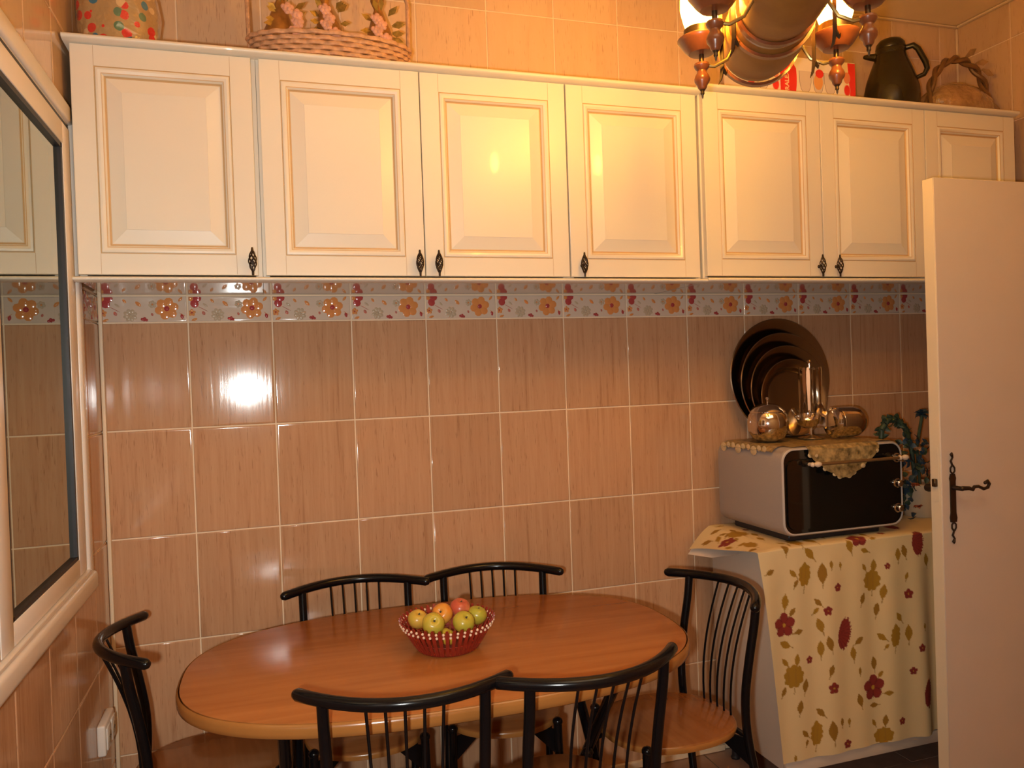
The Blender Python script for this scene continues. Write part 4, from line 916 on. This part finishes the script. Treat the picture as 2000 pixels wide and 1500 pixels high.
def axm(t, off=0): return Matrix.Translation(ax * t + sd * off + Vector((0, 0, 0.022))) @ ax.to_track_quat('Z', 'Y').to_matrix().to_4x4()
B().lathe([(0.0, 0.0), (0.078, 0.0), (0.088, 0.006), (0.095, 0.05), (0.099, 0.11), (0.095, 0.17), (0.086, 0.215), (0.076, 0.215), (0.0, 0.205)], 40, axm(0.03)).build('barrel', 'copper', lamp)
B().lathe([(0.0, 0.0), (0.070, 0.0), (0.078, 0.004), (0.092, 0.08), (0.096, 0.15), (0.094, 0.22), (0.080, 0.30), (0.0, 0.30)], 40, axm(-0.27)).build('barrel', 'copper', lamp)
for t, r in ((0.225, 0.0995), (0.055, 0.0965), (0.0, 0.0905)):
    B().lathe([(r - 0.004, 0), (r + 0.003, 0), (r + 0.003, 0.016), (r - 0.004, 0.016), (r - 0.004, 0)], 40, axm(t), cap=False).build('hoop', 'woodred', lamp)
for t, s_ in ((0.12, 1), (-0.05, 1)):
    for sg in (-1, 1):
        g = B(); p0 = ax * t + sd * (sg * 0.1075)
        g.tube([p0 + Vector((0, 0, 0.09)), p0 + Vector((0, 0, 0.0)), p0 + Vector((0, 0, -0.075))], 0.006, 4)
        g.tube([p0 + Vector((0, 0, -0.070)), p0 + sd * 0.010 + Vector((0, 0, -0.085)), p0 + sd * 0.012 + Vector((0, 0, -0.075))], [0.006, 0.004, 0.001], 4)
        g.tube([p0 + Vector((0, 0, -0.070)), p0 - sd * 0.004 + Vector((0, 0, -0.095)), p0 - sd * 0.010 + Vector((0, 0, -0.108))], [0.006, 0.004, 0.001], 4)
        g.build('strap', 'bronze', lamp)
B().tube([(0, 0, 0.06), (0, 0, ZC - 2.26 - 0.02)], 0.008, 10).build('rod', 'bronze', lamp)
B().lathe([(0.0, 0.585), (0.055, 0.60), (0.065, 0.6235), (0, 0.6235)], 24).build('canopy', 'copper', lamp)
for i, (tx, ty) in enumerate(tips):
    b0 = Vector((tx - LC.x, ty - LC.y, 0)); zt_ = 2.113 - 2.26
    mt = Matrix.Translation(b0 + Vector((0, 0, zt_)))
    fn = B().lathe([(0.0006, 0), (0.0022, 0.004), (0.0026, 0.009), (0.0048, 0.012), (0.0044, 0.018), (0.0072, 0.022)], 14, mt).build('finial_tip', 'bronze', lamp)
    B().lathe([(0.0075, 0.022), (0.0105, 0.026), (0.0120, 0.032), (0.0178, 0.040), (0.0190, 0.047), (0.0165, 0.055), (0.0118, 0.062), (0.0112, 0.067), (0.0165, 0.073), (0.0190, 0.079), (0.0175, 0.084), (0.010, 0.087), (0.0, 0.087)], 20, mt).build('finial', 'woodred', lamp)
    # post, cup, glass, bulb
    B().lathe([(0.006, 0.086), (0.006, 0.108)], 12, mt).build('post', 'bronze', lamp)
    cup = B().lathe([(0.012, 0.106), (0.030, 0.108), (0.040, 0.118), (0.051, 0.134), (0.0555, 0.140), (0.0555, 0.143), (0.047, 0.148), (0.0, 0.146)], 28, mt).build('cup', 'woodred', lamp)
    B().lathe([(0.040, 0.146), (0.040, 0.166), (0.037, 0.168), (0.0, 0.166)], 24, mt).build('collar', 'bronze', cup)
    B().lathe([(0.034, 0.166), (0.040, 0.185), (0.047, 0.215), (0.046, 0.250), (0.036, 0.290), (0.027, 0.330), (0.026, 0.370), (0.030, 0.385), (0.029, 0.385), (0.025, 0.370), (0.026, 0.330), (0.035, 0.290), (0.045, 0.250), (0.046, 0.215), (0.039, 0.185), (0.033, 0.167)], 28, mt, cap=False).build('chimney', 'chimney', lamp)
    B().lathe([(0.009, 0.167), (0.010, 0.185), (0.0175, 0.205), (0.0190, 0.222), (0.013, 0.245), (0.004, 0.262), (0.0, 0.264)], 18, mt).build('bulb', 'bulb', lamp)
    # arm curling from the collar of the finial to the barrel
    side = 1 if b0.dot(sd) > 0 else -1; al = b0.dot(ax)
    pts = [b0 + Vector((0, 0, zt_ + 0.082)), b0 - sd * (side * 0.03) + Vector((0, 0, zt_ + 0.076)), b0 - sd * (side * 0.060) + Vector((0, 0, zt_ + 0.090)), b0 - sd * (side * 0.078) + Vector((0, 0, zt_ + 0.120)), b0 - sd * (side * 0.083) + Vector((0, 0, zt_ + 0.175)), b0 - sd * (side * 0.080) + Vector((0, 0, zt_ + 0.215)), ax * al + sd * (side * 0.052) + Vector((0, 0, zt_ + 0.236))]
    B().tube(pts, 0.0045, 8).build('arm', 'brass', lamp)

# ------------------------------------------------------------------ things on top of the wall cabinets
ZT = 2.3815
# dotted gift
gf = thing('wrapped_gift', 'round gift in shiny film with red and blue dots at the left wall', 'gift', (0.118, -0.215, ZT))
def wob(k): return lambda u, z: 1 + k * mnoise.noise(Vector((cos(2 * pi * u) * 2.4, sin(2 * pi * u) * 2.4, z * 22)))
B().lathe([(0.0, 0.0), (0.096, 0.0), (0.104, 0.02), (0.106, 0.06), (0.107, 0.12), (0.104, 0.17), (0.085, 0.21), (0.045, 0.25), (0.02, 0.28), (0.03, 0.33)], 60, fn=wob(0.07)).build('wrapping', 'dots', gf, ang=60)
B().lathe([(0.021, 0.272), (0.027, 0.28), (0.021, 0.288)], 20).build('ribbon', 'goldfoil', gf)
# long flower basket
fbk = thing('flower_basket', 'long shallow woven gift basket with a tall hoop handle on the cabinets', 'basket', (0.700, -0.19, ZT))
random.seed(5)
for q in range(8):
    z = 0.008 + q * 0.0125; a, c = 0.190 + 0.055 * (q / 7) ** 0.8 * 0.9, 0.070 + 0.03 * (q / 7); g = B(); N = 96; pts = []
    if q == 7: z += 0.002
    for k in range(N):
        t = 2 * pi * k / N; wv = 0.0028 * (1 if (k // 2 + q) % 2 else -1); pts.append(Vector(((a + wv) * cos(t), (c + wv) * sin(t), z)))
    rs = []
    for k in range(N):
        p = pts[k]; d = (pts[(k + 1) % N] - pts[k - 1]).normalized(); nn = Vector((d.y, -d.x, 0)); r = 0.0068
        rs.append([p + nn * r * cos(2 * pi * j / 6) + Vector((0, 0, r * sin(2 * pi * j / 6))) for j in range(6)])
    rs.append(rs[0]); g.rings(rs, True, False, False).build('woven_strand', 'wicker', fbk, ang=60)
B().rings([[(0.19 * cos(2 * pi * k / 40), 0.07 * sin(2 * pi * k / 40), z) for k in range(40)] for z in (0.001, 0.012)]).build('basket_floor', 'wicker', fbk)
B().rings([[(0.225 * cos(2 * pi * k / 40), 0.088 * sin(2 * pi * k / 40), z) for k in range(40)] for z in (0.060, 0.078)]).build('filling', 'goldfoil', fbk)
hpts = [(-0.236, 0, 0.05), (-0.238, 0, 0.12), (-0.240, 0, 0.25), (-0.20, 0, 0.36), (-0.10, 0, 0.42), (0.0, 0, 0.435), (0.10, 0, 0.42), (0.20, 0, 0.36), (0.238, 0, 0.25), (0.236, 0, 0.12), (0.234, 0, 0.05)]
B().tube(hpts, 0.0065, 8).build('handle', 'wicker', fbk)
def ornament(x, y, label, tilt, rosex):
    t = thing('flower_ornament', label, 'ornament', (x, y, ZT + 0.079), 0, 'gold cone ornaments in the long basket')
    B().lathe([(0.0, 0), (0.052, 0.0), (0.046, 0.03), (0.034, 0.075), (0.020, 0.115), (0.012, 0.14), (0.022, 0.165), (0.012, 0.20), (0.0, 0.22)], 24, Matrix.Rotation(tilt, 4, 'Y'), fn=wob(0.16)).build('cone', 'goldfoil', t, ang=60)
    for i in range(4):
        cx, cz = rosex + random.uniform(-0.018, 0.018), 0.028 + i * 0.022 + random.uniform(-0.006, 0.006); rs_ = B()
        for k in range(9):
            a = 2 * pi * k / 9 * 1.6; rr = 0.004 + 0.010 * (k / 9)
            rs_.ball((cx + rr * cos(a), -0.048 - 0.004 * (9 - k) / 9, cz + rr * sin(a)), 0.0085, 8, (1, 0.45, 1), Matrix.Rotation(a, 3, 'Y'))
        rs_.build('rose', 'rose', t)
    for i in range(11):
        a = random.uniform(-0.6, 3.6); L = random.uniform(0.026, 0.042); cx, cz = rosex * 0.5 + 0.03 * cos(a), 0.07 + 0.055 * sin(a)
        g = B(); d = Vector((cos(a), -0.3, sin(a))).normalized(); n_ = d.cross(Vector((0, 1, 0))).normalized(); p = Vector((cx, -0.03, cz))
        g.rings([[p, p + n_ * 0.001, p + Vector((0, 0.001, 0))], [p + d * L * 0.5 - n_ * 0.009, p + d * L * 0.5 + n_ * 0.009, p + d * L * 0.5 + Vector((0, 0.004, 0))], [p + d * L, p + d * L + n_ * 0.0006, p + d * L + Vector((0, 0.0006, 0))]])
        g.build('gold_leaf', 'gleaf', t)
ornament(0.545, -0.20, 'gold cone ornament nearest the left end of the long basket', 0.08, 0.045)
ornament(0.700, -0.205, 'gold cone ornament in the middle of the long basket', -0.12, -0.01)
ornament(0.850, -0.20, 'gold cone ornament nearest the right end of the long basket', -0.05, 0.00)

# glassware box
ZT2 = 2.3975
bx = thing('glassware_box', 'white and red glassware carton behind the hanging lamp', 'box', (2.395, -0.125, ZT2))
B().b(-0.235, 0.235, -0.075, 0.075, 0, 0.193, 0.001).build('carton', 'boxw', bx)
g = B(); fy = -0.0754
def flat(pts, mi, d=0.0): g.mi = mi; g.face([(x, fy - d, z) for x, z in pts])
def ell(cx, cz, a, b_, mi, d, n=22): flat([(cx + a * cos(2 * pi * k / n), cz + b_ * sin(2 * pi * k / n)) for k in range(n)], mi, d)
# red band, bulging to the right
band_ = [(-0.098, 0.002)] + [(-0.055 + 0.028 * sin(pi * (k / 12) ** 0.8 * 0.62) , 0.002 + 0.150 * k / 12) for k in range(13)] + [(-0.045, 0.175), (-0.062, 0.186), (-0.085, 0.18), (-0.098, 0.16)]
flat(band_, 0, 0.0002)
flat([(-0.234, 0.002), (-0.205, 0.002), (-0.212, 0.19), (-0.234, 0.19)], 0, 0.0002)
flat([(0.214, 0.002), (0.234, 0.002), (0.234, 0.19), (0.200, 0.19)], 0, 0.0002)
for cx in (-0.118, 0.196):
    for cz, mi in ((0.042, 0), (0.088, 0), (0.134, 1)): ell(cx, cz, 0.0150, 0.0215, 1, 0.0003); ell(cx, cz, 0.0125, 0.0185, 0 if mi == 0 else 1, 0.0004)
def goblet(cx, s_, fill=None):
    pr = [(0.020, 0.020), (0.0205, 0.024), (0.011, 0.030), (0.009, 0.045), (0.0105, 0.058), (0.010, 0.066), (0.0195, 0.078), (0.026, 0.105), (0.0275, 0.145)]
    L = [(cx - r * s_, z) for r, z in pr]; R2 = [(cx + r * s_, z) for r, z in pr]
    flat(L + R2[::-1], 2, 0.0004)
    ins = [(max(r - 0.0016, 0.004), z + (0.0015 if i == 0 else 0)) for i, (r, z) in enumerate(pr)]
    flat([(cx - r * s_, z) for r, z in ins] + [(cx + r * s_, z) for r, z in ins[::-1]], 3, 0.0006)
    if fill: ell(cx, 0.110, 0.020, 0.030, 4, 0.0008); ell(cx + 0.006, 0.140, 0.018, 0.016, 0, 0.0009)
goblet(-0.172, 1.0); goblet(0.010, 1.0); goblet(0.067, 0.9, True); goblet(0.120, 1.0)
g.build('printed_front', ['boxr', 'boxp', 'boxg', 'boxl', 'boxo'], bx, smooth=False, recalc=False)
cu = bpy.data.curves.new('t', 'FONT'); cu.body = 'DURALEX'; cu.size = 0.024; cu.align_x = 'LEFT'; cu.offset = 0.0008
to = bpy.data.objects.new('t', cu); COL.objects.link(to); bpy.context.view_layer.update()
me = bpy.data.meshes.new_from_object(to); bpy.data.objects.remove(to)
me.materials.clear(); me.materials.append(M['boxt'])
lt_ = bpy.data.objects.new('lettering', me); COL.objects.link(lt_); lt_.parent = bx
lt_.matrix_local = Matrix.Translation((-0.062, fy - 0.0006, 0.035)) @ Matrix.Rotation(pi / 2, 4, 'X') @ Matrix.Rotation(pi / 2, 4, 'Z')
B().lathe([(0.006, 0), (0.0085, 0), (0.0085, 0.0003), (0.006, 0.0003)], 20, Matrix.Translation((-0.069, fy - 0.0004, 0.022)) @ Matrix.Rotation(pi / 2, 4, 'X')).build('logo_ring', 'boxt', bx)

# vacuum jug
jg = thing('vacuum_jug', 'dark olive vacuum jug with a side handle on the right cabinets', 'jug', (2.808, -0.19, ZT2), radians(-42))
B().lathe([(0.0, 0), (0.082, 0.0), (0.090, 0.006), (0.096, 0.035), (0.100, 0.075), (0.098, 0.105), (0.089, 0.145), (0.075, 0.185), (0.062, 0.218), (0.055, 0.240), (0.0, 0.240)], 40).build('body', 'jug', jg)
ldj = B().lathe([(0.0, 0.240), (0.054, 0.2405), (0.055, 0.258), (0.0525, 0.262), (0.054, 0.266), (0.051, 0.284), (0.040, 0.297), (0.022, 0.304), (0, 0.306)], 32).build('lid', 'jug', jg)
B().tube([(-0.030, 0.0, 0.238), (-0.062, 0.0, 0.246), (-0.088, 0.0, 0.252)], [0.020, 0.014, 0.009], 12, round_end=True).build('spout', 'jug', jg)
B().tube([(0.050, 0.0, 0.262), (0.078, 0.0, 0.266), (0.094, 0.0, 0.250), (0.118, 0.0, 0.195), (0.123, 0.0, 0.170), (0.112, 0.0, 0.150), (0.086, 0.0, 0.142)], [0.010, 0.011, 0.011, 0.011, 0.010, 0.009, 0.008], 10).build('handle', 'jug', jg)

# film wrapped basket with braided handle
wbk = thing('wrapped_basket', 'bronze basket with a braided arch handle wrapped in amber film', 'basket', (3.105, -0.20, ZT2))
wbk.scale = (1.12, 1.0, 1.12)
B().lathe([(0.0, 0), (0.082, 0), (0.098, 0.02), (0.104, 0.055), (0.092, 0.060), (0, 0.055)], 40, Matrix.Diagonal((1.35, 0.8, 1, 1))).build('basket_body', 'handlew', wbk)
B().lathe([(0.0, 0.001), (0.095, 0.001), (0.104, 0.03), (0.100, 0.070), (0.075, 0.105), (0.04, 0.128), (0, 0.135)], 56, Matrix.Diagonal((1.42, 0.95, 1, 1)) , fn=wob(0.18)).build('wrapping_film', 'film', wbk, ang=70)
for ph in (0, pi):
    pts = []
    for i in range(41):
        t = i / 40; a = pi * (1.0 - t); bx_, bz = 0.135 * cos(a), 0.02 + 0.195 * sin(a) ** 0.85
        pts.append((bx_ + 0.007 * cos(t * 26 + ph) * cos(a), -0.02 + 0.009 * sin(t * 26 + ph), bz + 0.007 * cos(t * 26 + ph) * sin(a)))
    B().tube(pts, 0.0085, 8).build('handle_strand', 'handlew', wbk)
for (px_, pz_, an) in ((0.03, 0.225, 0.6), (0.075, 0.205, 0.2), (0.10, 0.185, -0.3), (0.145, 0.07, -0.8)):
    d = Vector((cos(an), 0, sin(an))); p = Vector((px_, -0.03, pz_)); n_ = Vector((-d.z, 0, d.x))
    B().rings([[p - n_ * 0.004, p + n_ * 0.004, p + Vector((0, 0.006, 0))], [p + d * 0.03 - n_ * 0.012, p + d * 0.03 + n_ * 0.012, p + d * 0.03 + Vector((0, 0.01, 0))], [p + d * 0.055 - n_ * 0.001, p + d * 0.055 + n_ * 0.001, p + d * 0.055 + Vector((0, 0.001, 0))]]).build('film_tip', 'film', wbk)
